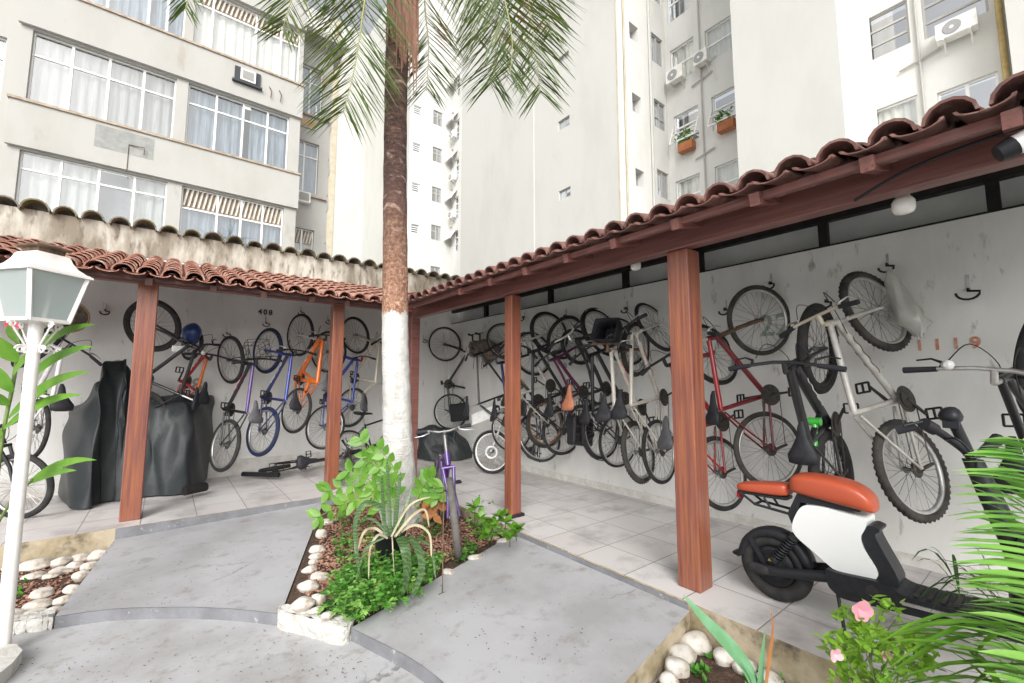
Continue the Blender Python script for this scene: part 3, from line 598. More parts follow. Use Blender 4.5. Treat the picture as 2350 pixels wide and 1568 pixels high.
hX = [(-26.98,z-1.5,-26.66,z) for z in (24.3,21.5,18.6,15.55,12.7)]
face(mb2, 'X', 15.5, -27, -20, -.24, ZT, hX+hY); 
mb2.add([(12.2,2.8,0),(15.5,2.8,0),(15.5,2.8,ZT),(12.2,2.8,ZT)], [(0,1,2,3)])
face(mb2, 'X', 15.5, .35, 9, -.24, ZT)
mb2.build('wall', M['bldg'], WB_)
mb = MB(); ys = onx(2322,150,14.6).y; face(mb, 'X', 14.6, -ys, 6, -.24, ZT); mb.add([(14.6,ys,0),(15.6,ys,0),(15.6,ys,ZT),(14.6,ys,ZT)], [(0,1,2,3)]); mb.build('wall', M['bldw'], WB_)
for x0, x1, y in ((ony(758,300,35.97).x, ony(773,300,35.97).x, 35.97), (ony(855,300,35.9).x, ony(868,300,35.9).x, 35.9)):
    mb = MB(); mb.box((x0,y-.03,0),(x1,y,ZT)); mb.build('edge_trim', M['bldy'], WB_)
mb = MB(); mb.box((12.19,9.33,0),(12.26,9.349,ZT)); mb.build('edge_trim', M['bldy'], WB_)
for h in q: window(WB_, 'X', 12.2, h, (.5,), (), None, 'frame_g', .1, 'panel')
for i, h in enumerate(hR): window(WB_, 'X', 15.5, h, () if i in (0,1,2,4,5) else (.5,), (.33,.66) if i in (0,1,4,5) else (), 'shut' if i == 2 else None, 'frame_g' if i in (0,1,4,5) else 'frame_w', .10, 'gray', .05, 'glassb' if i != 2 else 'glass')
for i, h in enumerate(hM):
    wd = window(WB_, 'X', 15.5, h, (), (.3,.6) if i in (2,3) else (.5,), 'shut' if i in (0,1,4,5) else None, 'frame_w', .10, 'gray' if i not in (2,3) else 'dark', .05, 'glassb' if i in (2,3,6) else 'glass')
for h in hS: window(WB_, 'Y', 9.35, h, (), (), None, 'frame_g', .3, 'gray')
for i, h in enumerate(hT): window(WB_, 'Y', 9.35, h, (.5,), () if i != 1 else (.4,), None, 'frame_g', .08, 'gray', .05, 'glassb')
for h in hL: window(WB_, 'Y', 27, h, (), (.28,.52,.76), None, 'frame_w', .1, 'dark', .045, 'glassb')
for h in hW: window(WB_, 'Y', 27, h, (.5,), (.6,), None, 'frame_g', .1, 'gray', .06, 'glassb')
for h in hX+hY: window(WB_, 'X', 15.5, h, (), (.4,.7), None, 'frame_w', .1, 'gray', .06, 'glassb')
# propped open awning sashes in the far bay and the flower window
for z in (24.0,21.1,18.2,15.2,12.3):
    mb = MB(); mb.add([(15.45,26.0,z),(15.45,26.9,z),(14.95,26.9,z-.75),(14.95,26.0,z-.75)], [(0,1,2,3)]); mb.build('awning_sash', M['shut'], WB_, solid=.05)
for (a, z0, b, z1) in hM[2:4]:
    mb = MB()
    for t in (0,1): y = -(a if t == 0 else b); mb.bar((15.46,y,z0+(z1-z0)*.62),(15.15,y,z0+.05),.04,.04)
    mb.bar((15.15,-a,z0+.05),(15.15,-b,z0+.05),.05,.05); mb.bar((15.3,-a,z0+.45),(15.3,-b,z0+.45),.04,.04); mb.build('awning_sash', M['frame_w'], WB_)
ac_out('X', 15.5, -1.45, -.70, 10.18, 10.62, 'large outdoor air conditioner with round grille under the upper window beside the yellow pipe')
ac_out('X', 15.5, -9.12, -8.42, 13.38, 13.9, 'outdoor air conditioner with dark fan in a wire cage near the bay corner')
ac_out('X', 15.5, -7.95, -7.42, 13.45, 13.95, 'small outdoor air conditioner hung below the raised shutter near the white slab edge')
for k, z in enumerate((21.0,17.8,15.0)): ac_out('X', 15.5, -26.6, -26.0, z-1.9, z-1.4, 'tiny outdoor air conditioner in the far narrow bay, %s of three' % ('topmost','middle','lowest')[k])
for k, (a, b, z) in enumerate(((-8.75,-8.15,10.35),(-7.2,-6.6,10.45))):
    t = thing('flower_box', ('orange flower box with leafy plant on the window nearer the bay corner','orange flower box with trailing plant on the window nearer the plain slab')[k], 'flower box', (15.3,-(a+b)/2,z), group='flower boxes on the tower windows')
    mb = MB(); mb.box((15.12,-b,z),(15.42,-a,z+.34)); mb.build('planter', M['terrap'], t, bevel=.02)
    mb = MB()
    for i in range(90):
        p = V((U(15.1,15.4), U(-b,-a)+.1, z+U(.32,.75))); d = V((U(-1,1),U(-1,1),U(-.3,1))).normalized(); mb.strip([p, p+d*.07, p+d*.14], [.01,.035,.005], V((0,0,1)), .1)
    mb.build('foliage', M['leafg'], t)
for nm, pts, r, m, lb in (('drain_pipe', [(15.42,-.36+.0+.72,ZT),(15.42,.36,0)], .06, 'ypipe', 'yellow vertical drain pipe running down the tower beside the large air conditioner'),
    ('drain_pipe', [(15.44,1.82,ZT),(15.44,1.82,0)], .03, 'frame_g', 'thin gray vertical pipe between the two window columns at upper right'),
    ('drain_pipe', [(15.44,7.86,ZT),(15.44,7.86,0)], .03, 'frame_g', 'thin gray pipe between the shuttered windows of the recessed bay'),
    ('drain_pipe', [(14.25,9.28,ZT),(14.25,9.28,0)], .05, 'bldw', 'white vertical pipe beside the small square windows of the bay'),
    ('drain_pipe', [(12.62,9.29,ZT),(12.62,9.29,0)], .035, 'bldy', 'yellowed vertical pipe close to the corner of the tall white slab')):
    pipe(nm, pts, r, m, lb)
for y0, z, yy in ((2.25,10.05,1.4),(8.25,13.0,7.4),(8.2,10.0,7.45)): pipe('drain_arm', [(15.43,y0,z-.05),(15.43,yy,z+.12)], .03, 'frame_g', '', WB_)

# ------------------------------------------------------------------ bicycles
def rot_axis(p, o, ax, ang): return o+Matrix.Rotation(ang, 3, ax)@(p-o)
def wheel(par, c, ax, Rw, tw, tyre='rub', rim='alu', knob=False, spin=0, spoke='steel', nsp=28, deep=0):
    mb = MB(); ax = V(ax).normalized(); a = ax.orthogonal().normalized(); b = ax.cross(a); c = V(c)
    mb.lathe(c-ax*.045, ax, [(.012,0),(.024,.006),(.024,.016),(.014,.024),(.014,.066),(.024,.074),(.024,.084),(.012,.09)], 10)
    Ri = Rw-tw*2-.012
    for i in range(nsp):
        an = 2*math.pi*i/nsp; s = 1 if i % 2 else -1; a2 = an+(.75 if (i//2) % 2 else -.75)
        p = c+(a*math.cos(a2)+b*math.sin(a2))*.024+ax*.026*s; r = c+(a*math.cos(an)+b*math.sin(an))*Ri
        mb.tube([p, r], .0021, 3)
    w = mb.build('wheel', M[spoke], par)
    m2 = MB(); k = tw*.62
    m2.ring(c, ax, Rw-tw*1.9, [(-.014-deep,-k*.7),(.006,-k),(.006,k),(-.014-deep,k*.7),(-.022-deep,0)], 56); m2.build('rim', M[rim], w)
    m3 = MB(); prof = [(tw*math.cos(t)*1.0, tw*math.sin(t)) for t in [2*math.pi*q/10 for q in range(10)]]
    fn = (lambda i, j: (.009 if (i+(j > 5)) % 2 else -.005) if j in (0,1,2,8,9) else 0) if knob else None
    m3.ring(c, ax, Rw-tw, prof, 96 if knob else 56, fn); m3.build('tyre', M[tyre], w)
    return w
def bicycle(label, rear, front, upv, rimr=None, Rw=.335, col='p_black', col2=None, style='mtb', steer=25, saddle='sad', tyre='rub', rim='alu', tw=.024, knob=False,
            group='bicycles hung on the shelter walls', fork=None, bar='p_black', barw=.30, rise=.03, sad=1, sadh=.15, fender=None, rack=False, tilt_sad=0, bell=False, pan=None, seat=None, basket=False, cat='bicycle', name='bicycle', reach=.07, nsp=28, decals=None, stem=.055, link=None):
    rear = V(rear); front = V(front); x = front-rear; WB = x.length; x.normalize()
    up = V(upv); z = (up-x*up.dot(x)).normalized(); y = z.cross(x)
    Mx = Matrix(((x.x,y.x,z.x,rear.x),(x.y,y.y,z.y,rear.y),(x.z,y.z,z.z,rear.z),(0,0,0,1)))
    t = thing(name, label, cat, M=Mx, group=group)
    k = WB/1.06; col2 = col2 or col; fork = fork or col
    BB = V((.43*k,0,-.015)); h = V((-.32,0,.947))
    HB = V((WB-.165*k,0,.425*(Rw/.335))); HT = HB+h*.12; SC = V((.285*k,0,.40*k+.02)) if style != 'step' else V((.29*k,0,.36*k))
    ax = h; st = rad(steer)
    Sx = lambda p: rot_axis(V(p), HB, ax, st)
    mb = MB(); r1, r2 = (.021,.024) if style in ('mtb','step') else ((.032,.038) if style == 'full' else (.016,.018))
    m2 = MB()
    mb.tube([HB-h*.005, HT], .024, 10)
    if style == 'step':
        mb.tube(cr([HB+h*.04, V((WB*.60,0,.16)), V((BB.x+.08,0,.03)), BB], 5), r2, 8); mb.tube(cr([HT-h*.02, V((WB*.62,0,.30)), V((BB.x+.0,0,.18))], 5), r1*.8, 8)
    else:
        mb.tube([HB+h*.02, BB], r2, 8); m2.tube([HT-h*.02, SC-V((0,0,.03))], r1, 8)
    (m2 if style == 'full' else mb).tube([BB, SC], r1*.9, 8)
    mb.tube([BB-V((0,.04,0)), BB+V((0,.04,0))], .025, 10)
    if style == 'full':
        m2.tube([SC+V((.05,0,-.10)), BB+V((.10,0,.10))], .022, 8); m2.tube([SC.lerp(BB,.45)+V((-.02,0,0)), V((.20,0,.16))], .026, 8)
    for s in (-1, 1):
        d = V((0,.058*s,0)); mb.tube([BB+V((-.04,.03*s,0)), d*1.02], .011, 6)
        (m2 if style == 'full' else mb).tube([SC+V((-.01,.02*s,-.05)), V((.13,.05*s,.19)), d*1.02], .009, 6)
    fr = mb.build('frame', M[col], t)
    if link:
        lm = MB(); lm.tube([SC+V((-.02,0,-.13)), BB.lerp(SC,.5)+V((.09,0,.03))], .020, 8); lm.tube([BB.lerp(SC,.5)+V((.09,-.04,.03)), BB.lerp(SC,.5)+V((.09,.04,.03))], .030, 10); lm.build('suspension_linkage', M[link], fr)
    if m2.v: m2.build('frame_tube', M[col2], fr)
    if decals:
        a, b = HB+h*.02, BB
        for s in (-1,1):
            dm = MB(); q = lambda f: a.lerp(b, f)+V((0,s*(r2+.001),0))
            pts = []
            for i in range(7): pts += [q(.20+i*.07)+V((0,0,.009*(1 if i % 2 else -1))), q(.245+i*.07)+V((0,0,.009*(-1 if i % 2 else 1)))]
            dm.tube(pts, .0035, 4); dm.build('frame_lettering', M[decals], fr)
    # fork and steering
    mb = MB(); crn = HB-h*.025
    axle = V((WB,0,0))
    for s in (-1, 1):
        e = V((0,.052*s,0)); q = [crn+e*.95, crn.lerp(axle+e, .5)+V((.006,0,0)), axle+e]
        mb.tube([Sx(p) for p in q], [.016,.017,.012], 8)
    mb.tube([Sx(crn+V((0,-.06,0))), Sx(crn+V((0,.06,0)))], .018, 8); mb.build('fork', M[fork], t)
    wheel(t, Sx(axle), Matrix.Rotation(st, 3, ax)@V((0,1,0)), Rw, tw, tyre, rim, knob, nsp=nsp)
    wheel(t, (0,0,0), (0,1,0), Rw, tw, tyre, rimr or rim, knob, nsp=nsp)
    mb = MB(); s0 = HT+h*stem; clamp = s0+V((reach,0,.025))
    mb.tube([Sx(HT), Sx(s0)], .018, 8); mb.tube([Sx(s0), Sx(clamp)], .017, 8)
    L = [clamp+V((-.05,-barw,rise)), clamp+V((-.02,-barw*.55,rise)), clamp+V((0,-barw*.2,0)), clamp+V((0,barw*.2,0)), clamp+V((-.02,barw*.55,rise)), clamp+V((-.05,barw,rise))]
    mb.tube([Sx(p) for p in L], .0125, 8); hb = mb.build('handlebar', M[bar], t)
    for s in (-1, 1):
        mb = MB(); a0 = clamp+V((-.05,s*barw*1.02,rise)); a1 = clamp+V((-.025,s*barw*.60,rise)); mb.tube([Sx(a0), Sx(a1)], [.019,.016], 8); mb.build('grip', M['grip'], hb)
        mb = MB(); b0 = clamp+V((-.02,s*barw*.56,rise)); mb.tube([Sx(b0), Sx(b0+V((.035,0,-.015))), Sx(b0+V((.055,s*.06,-.03))), Sx(b0+V((.04,s*.13,-.035)))], [.012,.010,.006,.005], 6); mb.build('brake_lever', M['alu' if col != 'p_black' else 'blkp'], hb)
    mb = MB()
    for s in (-1, 1):
        b0 = clamp+V((.03,s*barw*.5,rise-.015)); mb.tube(cr([Sx(b0), Sx(clamp+V((.13,s*.10,.03))), Sx(HB+V((.06,s*.03,.05))), HB+V((-.10,s*.03,-.02))], 5), .0035, 4)
    mb.build('brake_cable', M['blkp'], t)
    if bell:
        mb = MB(); p = clamp+V((.0,barw*.45,rise+.03)); mb.lathe(Sx(p), (0,0,1), [(.03,0),(.028,.012),(.012,.024)], 12); mb.build('bell', M['p_wh'], hb)
    # seat
    if sad:
        d = (SC-BB).normalized(); tp = SC+d*sadh
        mb = MB(); mb.tube([SC-d*.02, tp], .0135, 8); mb.build('seat_post', M['alu'], t)
        mb = MB(); P = []
        for u, hw, zz, th in ((-.14,.055,.028,.03),(-.13,.092,.034,.05),(-.075,.100,.028,.058),(-.02,.070,.018,.05),(.05,.036,.014,.04),(.115,.027,.012,.034),(.155,.014,.004,.02)):
            row = []
            for q in range(10):
                an = 2*math.pi*q/10; row.append(tp+V((u*1.02+.02, hw*math.cos(an), zz+.012+th*.5*math.sin(an)*(1 if math.sin(an) > 0 else 1.2))))
            P.append(row)
        mb.grid(P, True, True); mb.add(P[0], [tuple(range(10))]); mb.add(P[-1], [tuple(range(9,-1,-1))]); so = mb.build('saddle', M[saddle], t)
    # drivetrain
    mb = MB(); cc = BB+V((0,-.055,0)); mb.lathe(cc, (0,-1,0), [(.092,0),(.095,.002),(.092,.004),(.07,.004)], 28, False); mb.lathe(cc+V((0,-.006,0)), (0,-1,0), [(.06,0),(.062,.003),(.05,.004)], 22, False)
    mb.lathe(V((0,-.03,0)), (0,-1,0), [(.055,0),(.055,.003),(.045,.006),(.045,.009),(.03,.018),(.03,.02)], 18, False)
    mb.tube([cc+V((.0,0,.088)), V((0,-.045,.045))], .0045, 4); mb.tube([cc+V((-.01,0,-.088)), V((.05,-.045,-.13)), V((.02,-.045,-.09)), V((0,-.045,-.045))], .0045, 4)
    mb.tube([V((0,-.05,-.02)), V((.03,-.055,-.08)), V((.05,-.05,-.14))], [.012,.014,.012], 6); mb.build('drivetrain', M['chain'], t)
    ca = rad(20+RN.random()*120)
    for s in (-1, 1):
        mb = MB(); e = BB+V((math.cos(ca)*.17*s, .075*s, math.sin(ca)*.17*s)); mb.tube([BB+V((0,.06*s,0)), e], [.013,.010], 6); ck = mb.build('crank', M['chain'], t)
        mb = MB(); o = e+V((0,.048*s,0))
        for q in (-.035,.035): mb.bar(o+V((q,-.045,0)), o+V((q,.045,0)), .012, .018)
        for q in (-.045,0,.045): mb.bar(o+V((-.035,q,0)), o+V((.035,q,0)), .010, .014)
        mb.build('pedal', M['blkp'], ck)
    if fender:
        for c0, a0, a1, stf in ((V((0,0,0)), 20, 200, 0), (axle, 0, 130, 1)):
            mb = MB(); pts = []
            P = []
            for q in range(13):
                an = rad(a0+(a1-a0)*q/12); d = V((math.cos(an),0,math.sin(an)))
                row = [c0+d*(Rw+.018)+V((0,w_,0))-d*(abs(w_)*.25) for w_ in (-.03,-.015,0,.015,.03)]
                P.append([Sx(p) for p in row] if stf else row)
            mb.grid(P); mb.build('mudguard', M[fender], t, solid=.003)
    if rack:
        mb = MB()
        for s in (-1, 1):
            mb.tube([V((.30,.05*s,.40)), V((-.18,.06*s,.40))], .006, 5); mb.tube([V((0,.065*s,0)), V((-.04,.06*s,.40))], .006, 5); mb.tube([V((0,.065*s,0)), V((.14,.055*s,.40))], .006, 5)
        for q in range(5): mb.tube([V((-.17+q*.09,-.06,.40)), V((-.17+q*.09,.06,.40))], .005, 5)
        mb.build('rack', M['blk'], t)
    if pan:
        mb = MB(); mb.box((-.20,.07,.05),(.14,.20,.40)); mb.build('pannier', M[pan], t, bevel=.03)
    if seat or basket:
        mb = MB(); o = Sx(HT+V((.12,0,.06)))
        a = []
        for zz, w, d in ((-.02,.10,.09),(.08,.125,.11),(.18,.135,.12)):
            a.append([Sx(HT+V((.17+d*cx, w*cy, zz+.02))) for cx, cy in ((-1,-1),(-.5,-1.05),(.5,-1.05),(1,-1),(1.05,0),(1,1),(.5,1.05),(-.5,1.05),(-1,1),(-1,0))])
        mb.grid(a, True, True); mb.add(a[0], [tuple(range(10))])
        if basket:
            o2 = mb.build('basket', M['blk'], t); w_ = o2.modifiers.new('wire', 'WIREFRAME'); w_.thickness = .008
        else: mb.build('child_seat', M['blkm'], t, solid=.012)
    return t
def hung(label, wl, f, r, a, **k):
    if wl == 'R': F = onx(*f); B = onx(*r); up = V((-math.cos(rad(a)), math.sin(rad(a)), 0))
    else: F = ony(*f); B = ony(*r); up = V((math.sin(rad(a)), -math.cos(rad(a)), 0))
    return bicycle(label, B, F, up, **k)
# right wall, nearest to farthest
hung('old white mountain bike with bare silver bars, no saddle, hung beside the plastic bag', 'R', (2010,712,4.28), (2092,1078,4.02), 20, col='p_silver', col2='p_silver', steer=4, rim='alu', tyre='rubd', knob=True, tw=.028, sad=0, bar='p_cream', bell=False, decals='p_black')
hung('black fat tyred mountain bike with green linkage hung above the orange scooter seat', 'R', (1880,800,4.02), (1910,1095,4.0), 3, sadh=.04, Rw=.36, tw=.036, col='p_black', col2='p_black', steer=-4, style='full', rim='blk', barw=.36, decals='p_wh', fork='p_black', link='p_green')
hung('red bicycle with silver head tube and large front wheel hung right of the foreground post', 'R', (1742,735,4.34), (1764,1032,4.22), 30, col='p_dred', col2='p_red', steer=-6, sadh=.02, rim='alu', fork='rust', bar='p_silver', tyre='rubd', decals=None)
hung('red bicycle with yellow flames on the frame hung just behind the foreground post', 'R', (1632,812,4.32), (1652,1085,4.08), 14, col='p_red', col2='p_red', steer=10, rim='alu', saddle='sadg', decals='p_yellow', bar='blk')
hung('white mountain bike with red lettering hung just left of the foreground post', 'R', (1508,748,4.4), (1514,1036,4.1), -4, Rw=.33, col='p_white', col2='p_white', steer=20, saddle='sad', decals='p_red', tyre='rub', tw=.021)
hung('rusty white and pink bicycle with child seat and knobbly tyres', 'R', (1457,802,4.3), (1465,1037,3.95), -8, Rw=.32, col='p_white', col2='p_white', steer=-14, saddle='sad', knob=True, tw=.028, tyre='rubd', fork='rust', seat=True, decals='p_pink', bar='rust')
hung('black step through city bicycle with brown saddle and black pannier', 'R', (1384,762,4.35), (1380,988,4.15), -2, Rw=.34, col='p_black', style='step', steer=18, saddle='sadb', tw=.019, fender='blkp', rack=True, pan='blkm', bar='alu', rise=.06)
hung('small plum colored child bicycle tucked behind the brown saddled city bicycle', 'R', (1326,795,4.42), (1334,975,4.4), 5, Rw=.27, col='p_plum', style='step', steer=15, tw=.026, barw=.26)
hung('pale gray mountain bike with orange rear rim hung between the middle post and brown saddle', 'R', (1262,764,4.30), (1252,972,4.15), 4, Rw=.335, col='p_silver', col2='p_silver', steer=12, rim='alu', rimr='rimo', tw=.028, barw=.33, decals='p_black')
hung('dark teal bicycle with yellow lettering hung right beside the middle post', 'R', (1222,812,4.34), (1237,1003,4.1), 10, Rw=.345, col='p_black', col2='p_navy', steer=-10, tw=.02, decals='p_yellow', rim='alu')
hung('thin tyred dark bicycle partly hidden behind the middle post', 'R', (1162,783,4.38), (1174,985,4.3), 12, Rw=.345, col='p_black', steer=12, tw=.016, style='road', barw=.22)
hung('thin black bicycle wedged between the child seat bicycle and the city bicycle', 'R', (1432,782,4.42), (1420,1010,4.36), 6, Rw=.33, col='p_black', steer=24, saddle='sad', tw=.018, bar='blk', sadh=.06)
hung('black mountain bike deep behind the pale gray bicycle with the orange rim', 'R', (1296,775,4.45), (1290,990,4.4), 12, Rw=.33, col='p_black', steer=-22, tw=.026, barw=.28, sadh=.08)
hung('dark bicycle with small round bell on silver bars at the right edge', 'R', (2392,835,4.1), (2445,1160,4.0), 16, Rw=.335, col='p_black', steer=-12, bar='alu', barw=.37, bell=True, basket=False)
# left wall
hung('black mountain bike with broad tyre hung behind the front left post', 'L', (351,747,7.30), (318,955,7.45), 62, Rw=.35, col='p_black', steer=12, tw=.03, barw=.28, rim='blk')
hung('small red and orange child bicycle hung under the blue helmet', 'L', (441,792,7.6), (408,935,7.6), 30, Rw=.22, col='p_red', col2='p_orange', steer=0, tw=.024, barw=.36, saddle='sad', bell=True, decals='p_wh', sadh=.10, fork='p_orange')
hung('purple and black bicycle with front basket and gray saddle hung beside the black tarpaulin', 'L', (531,826,7.35), (516,1022,7.0), 22, Rw=.345, col='p_black', col2='p_purple', steer=14, saddle='sadg', tw=.026, barw=.32, basket=True, decals='p_pink')
hung('blue bicycle with blue tyres and level pedals hung second from the tarpaulin', 'L', (615,805,7.35), (603,990,7.0), 24, Rw=.345, col='p_navy', col2='p_blue', steer=8, saddle='sad', tw=.028, fork='p_blue', tyre='tyreb', decals='p_wh')
hung('orange full suspension bicycle with white head hung under the stenciled number', 'L', (690,769,7.45), (680,942,7.15), 22, Rw=.34, col='p_orange', col2='p_orange', style='full', steer=10, saddle='sadg', tw=.023, fork='p_white', decals='p_wh')
hung('blue bicycle with dark red bars half hidden behind the second left post', 'L', (755,808,7.6), (746,980,7.3), 38, Rw=.35, col='p_blue', steer=15, saddle='sadg', tw=.02, bar='p_dred', tyre='rub')
hung('cream framed bicycle with black saddle hung beside the palm trunk', 'L', (818,770,7.65), (806,935,7.35), 28, Rw=.33, col='p_cream', steer=28, saddle='sad', tw=.024, bar='p_black', sadh=.18)
hung('black bicycle hung in the shelter corner beside the wrapped bundle', 'L', (1021,790,7.7), (1034,945,7.55), 40, Rw=.35, col='p_black', steer=14, tw=.02, rack=True, pan='blkm')
hung('white bicycle with dark bars hung behind the lamp post', 'L', (92,790,7.3), (78,985,7.1), 28, Rw=.33, col='p_wh', steer=-30, bar='p_black', barw=.34, rim='alu', tw=.022)
# standing and lying ones
G2 = 'bicycles parked on the floor'
b = onz(797,1036,.33); bicycle('black bicycle with yellow lettering standing on the floor behind the second left post', b, b+V((1.02,.12,0)), (0,0,1), Rw=.33, col='p_black', decals='p_yellow', tw=.017, style='road', steer=6, group=G2)
f = onz(1129,1037,.33); bicycle('white electric bicycle with white front rim parked in the shelter corner', f+V((.75,-.72,0)), f, (0,0,1), Rw=.335, col='p_black', fork='p_wh', rim='p_wh', tw=.026, steer=-18, fender='p_wh', group=G2, bar='p_black', rise=.08)
eb = onz(1129,1037,.335); eo = [o_ for o_ in bpy.data.objects if o_.get('label','').startswith('white electric bicycle')][0]; iv = eo.matrix_world.inverted(); mb = MB(); q4 = [ptd(x, y, eb.x*FW.x+eb.y*FW.y-.12) for x, y in ((1082,952),(1130,932),(1132,958),(1084,976))]; mb.ext([iv@p for p in q4], iv.to_3x3()@(FW*.03)); mb.build('front_panel', M['p_wh'], eo)
mb = MB(); fa = V((1,0,0)).lerp(V((1,0,0)),0); fwd = Matrix.Rotation(0,3,'Z'); c_ = iv@eb; mb.ring(c_+V((0,.07,0)), (0,1,0), .085, [(.022,0),(0,.004),(-.022,0),(0,-.004)], 28); mb.build('brake_disc', M['p_wh'], eo)
f = onz(45,1115,.34); bicycle('dark bicycle with big front wheel parked on the tiles behind the lamp post', f+V((-.98,.30,0)), f, (0,0,1), Rw=.345, col='p_black', col2='p_red', tw=.03, steer=-20, group=G2, rim='alu')
f = onz(1042,1187,.23); r = onz(1010,1121,.23); d = (f-r).normalized()
bicycle('purple rusty mountain bike standing in the palm bed facing the camera', f-d*1.04, f, V((-.12,-.05,1)), Rw=.335, col='p_purple', fork='p_purple', tyre='rubg', knob=True, tw=.033, steer=-6, group=G2, bar='steel', barw=.25, rise=.02, stem=.17, reach=.05, saddle='sad', sadh=.03)
o = onz(600,1085,.07); lb = bicycle('small black folding bicycle lying on its side by the second left post', o+V((.18,.02,.04)), o+V((1.30,.12,.10)), (.05,-1,.22), Rw=.22, tw=.028, col='p_black', steer=12, sadh=.20, group=G2, rack=True, barw=.24)
mb = MB(); iv = lb.matrix_world.inverted(); mb.tube([iv@onz(557,1088,.07), iv@onz(600,1089,.075), iv@onz(640,1090,.08)], .035, 10); mb.build('battery_tube', M['blkm'], lb)
# wrapped bundle, helmet, bag, hooks
o = onx(1105,800,4.45); t = thing('wrapped_bundle', 'brown and gray wrapped bundle with small handlebars fixed to the wall near the corner', 'bundle', o)
mb = MB(); mb.ell(o, .14, .30, .17, None, 18, 10, .12, 5); mb.ell(o+V((0,-.26,-.06)), .12, .22, .18, None, 14, 8, .15, 8); mb.build('wrapping', M['bundle'], t)
for dy in (.22,-.02):
    mb = MB(); p = o+V((-.05,dy,.15)); mb.tube([p, p+V((0,0,.10)), p+V((-.10,.0,.12))], .018, 6); mb.tube([p+V((-.02,.09,.11)), p+V((0,0,.12)), p+V((-.02,-.12,.12))], .010, 6); mb.build('handlebar', M['blk'], t)
mb = MB()
for i in range(5): p = o+V((U(-.05,.05),U(-.3,.2),-.15)); mb.tube([p, p+V((0,.01,-.12)), p+V((0,.02,-.22))], .006, 4)
mb.build('cord', M['blk'], t)
o = ony(441,765,7.42); t = thing('helmet', 'blue cycling helmet hung above the small red child bicycle', 'helmet', o)
mb = MB(); mb.ell(o, .115, .13, .15, None, 16, 10, .03, 2); mb.build('shell', M['helmet'], t); mb = MB(); mb.tube([o+V((-.1,-.02,-.05)), o+V((-.03,-.05,-.26)), o+V((.1,-.02,-.05))], .008, 4); mb.build('strap', M['blkp'], t)
o = ony(412,798,7.2); mb = MB(); mb.box((o.x-.08,o.y,o.z-.06),(o.x+.06,o.y+.05,o.z+.03)); tag(mb.build('plastic_box', M['p_wh'], bevel=.01), 'little white plastic box on the handlebar of the black bicycle behind the left post', 'box')
o = onx(2060,700,4.40); t = thing('plastic_bag', 'translucent white plastic bag dangling from a hook beside the white bicycle', 'plastic bag', o)
mb = MB(); P = []
ctrl = [((2040,618),.02),((2050,650),.07),((2062,690),.10),((2085,720),.14),((2098,745),.13),((2112,770),.04)]
for i, ((px, py), w) in enumerate(ctrl):
    c = onx(px, py, 4.42); row = []
    for q in range(14):
        an = 2*math.pi*q/14; rr = w*(1+.22*math.sin(q*2.7+i*1.3)+.1*math.sin(q*5+i)); rr *= 1+.28*math.sin(q*4.1+i*2.3); row.append(c+V((math.cos(an)*rr*.4, -math.sin(an)*rr*.6, .03*math.sin(q*3+i))))
    P.append(row)
mb.grid(P, True, True); mb.build('film', M['bag'], t)
o = ony(152,728,7.5); t = thing('wicker_basket', 'round brown wicker basket hanging behind the lantern', 'basket', o)
mb = MB(); mb.lathe(o, (.35,-1,.1), [(.10,-.10),(.15,-.06),(.19,.02),(.20,.05),(.185,.05),(.14,-.03),(.02,-.05)], 20); mb.build('bowl', M['bundle'], t); mb = MB(); mb.ring(o+V((.35,-1,.1)).normalized()*.05, (.35,-1,.1), .195, [(.010*math.cos(q),.010*math.sin(q)) for q in (0,1.57,3.14,4.71)], 28); mb.build('rim', M['ply'], t)
def hook(wl, px, py, lab, big=1):
    if wl == 'R': p = onx(px, py, 4.6); n = V((-1,0,0)); s = V((0,-1,0))
    else: p = ony(px, py, 8.0); n = V((0,-1,0)); s = V((1,0,0))
    t = thing('wall_hook', lab, 'hook', p, group='bicycle hooks on the walls'); k = big
    mb = MB(); mb.add([], []); mb.bar(p+n*.003-ZUP*.10*k, p+n*.003+ZUP*.10*k, .03*k, .006, n); mb.build('plate', M['alu'], t)
    mb = MB(); b = p-ZUP*.08*k
    mb.tube([b, b+n*.10*k, b+n*.13*k-ZUP*.02]+[b+n*.14*k+s*(-.10*k)*math.cos(an)-ZUP*(.03+.085*k*math.sin(an)) for an in [math.pi*(1-q/8) for q in range(9)]], .0085, 6); mb.build('prong', M['blkm'], t)
for a in (('R',2222,650,'large black double hook with bare arm above the orange painted number'),('R',2037,597,'hook holding the white bicycle and the plastic bag'),('R',1898,680,'hook above the fat tyred black mountain bike'),('R',1770,640,'hook above the red bicycle with the silver head tube'),
          ('R',1667,700,'hook above the red flame bicycle beside the foreground post'),('R',1565,672,'empty hook just right of the foreground post top'),('R',1440,700,'hook above the brown saddled city bicycle wheel'),('R',1300,718,'hook above the orange rimmed bicycle'),('R',1205,722,'hook just right of the middle post'),
          ('L',243,705,'empty hook left of the front left post'),('L',520,758,'hook above the purple bicycle with the basket'),('L',610,735,'hook above the blue tyred bicycle'),('L',690,710,'hook above the orange bicycle'),('L',752,730,'hook beside the second left post'),('L',972,775,'empty hook near the corner post')): hook(*a, big=.62 if a[1] == 2222 else .5)
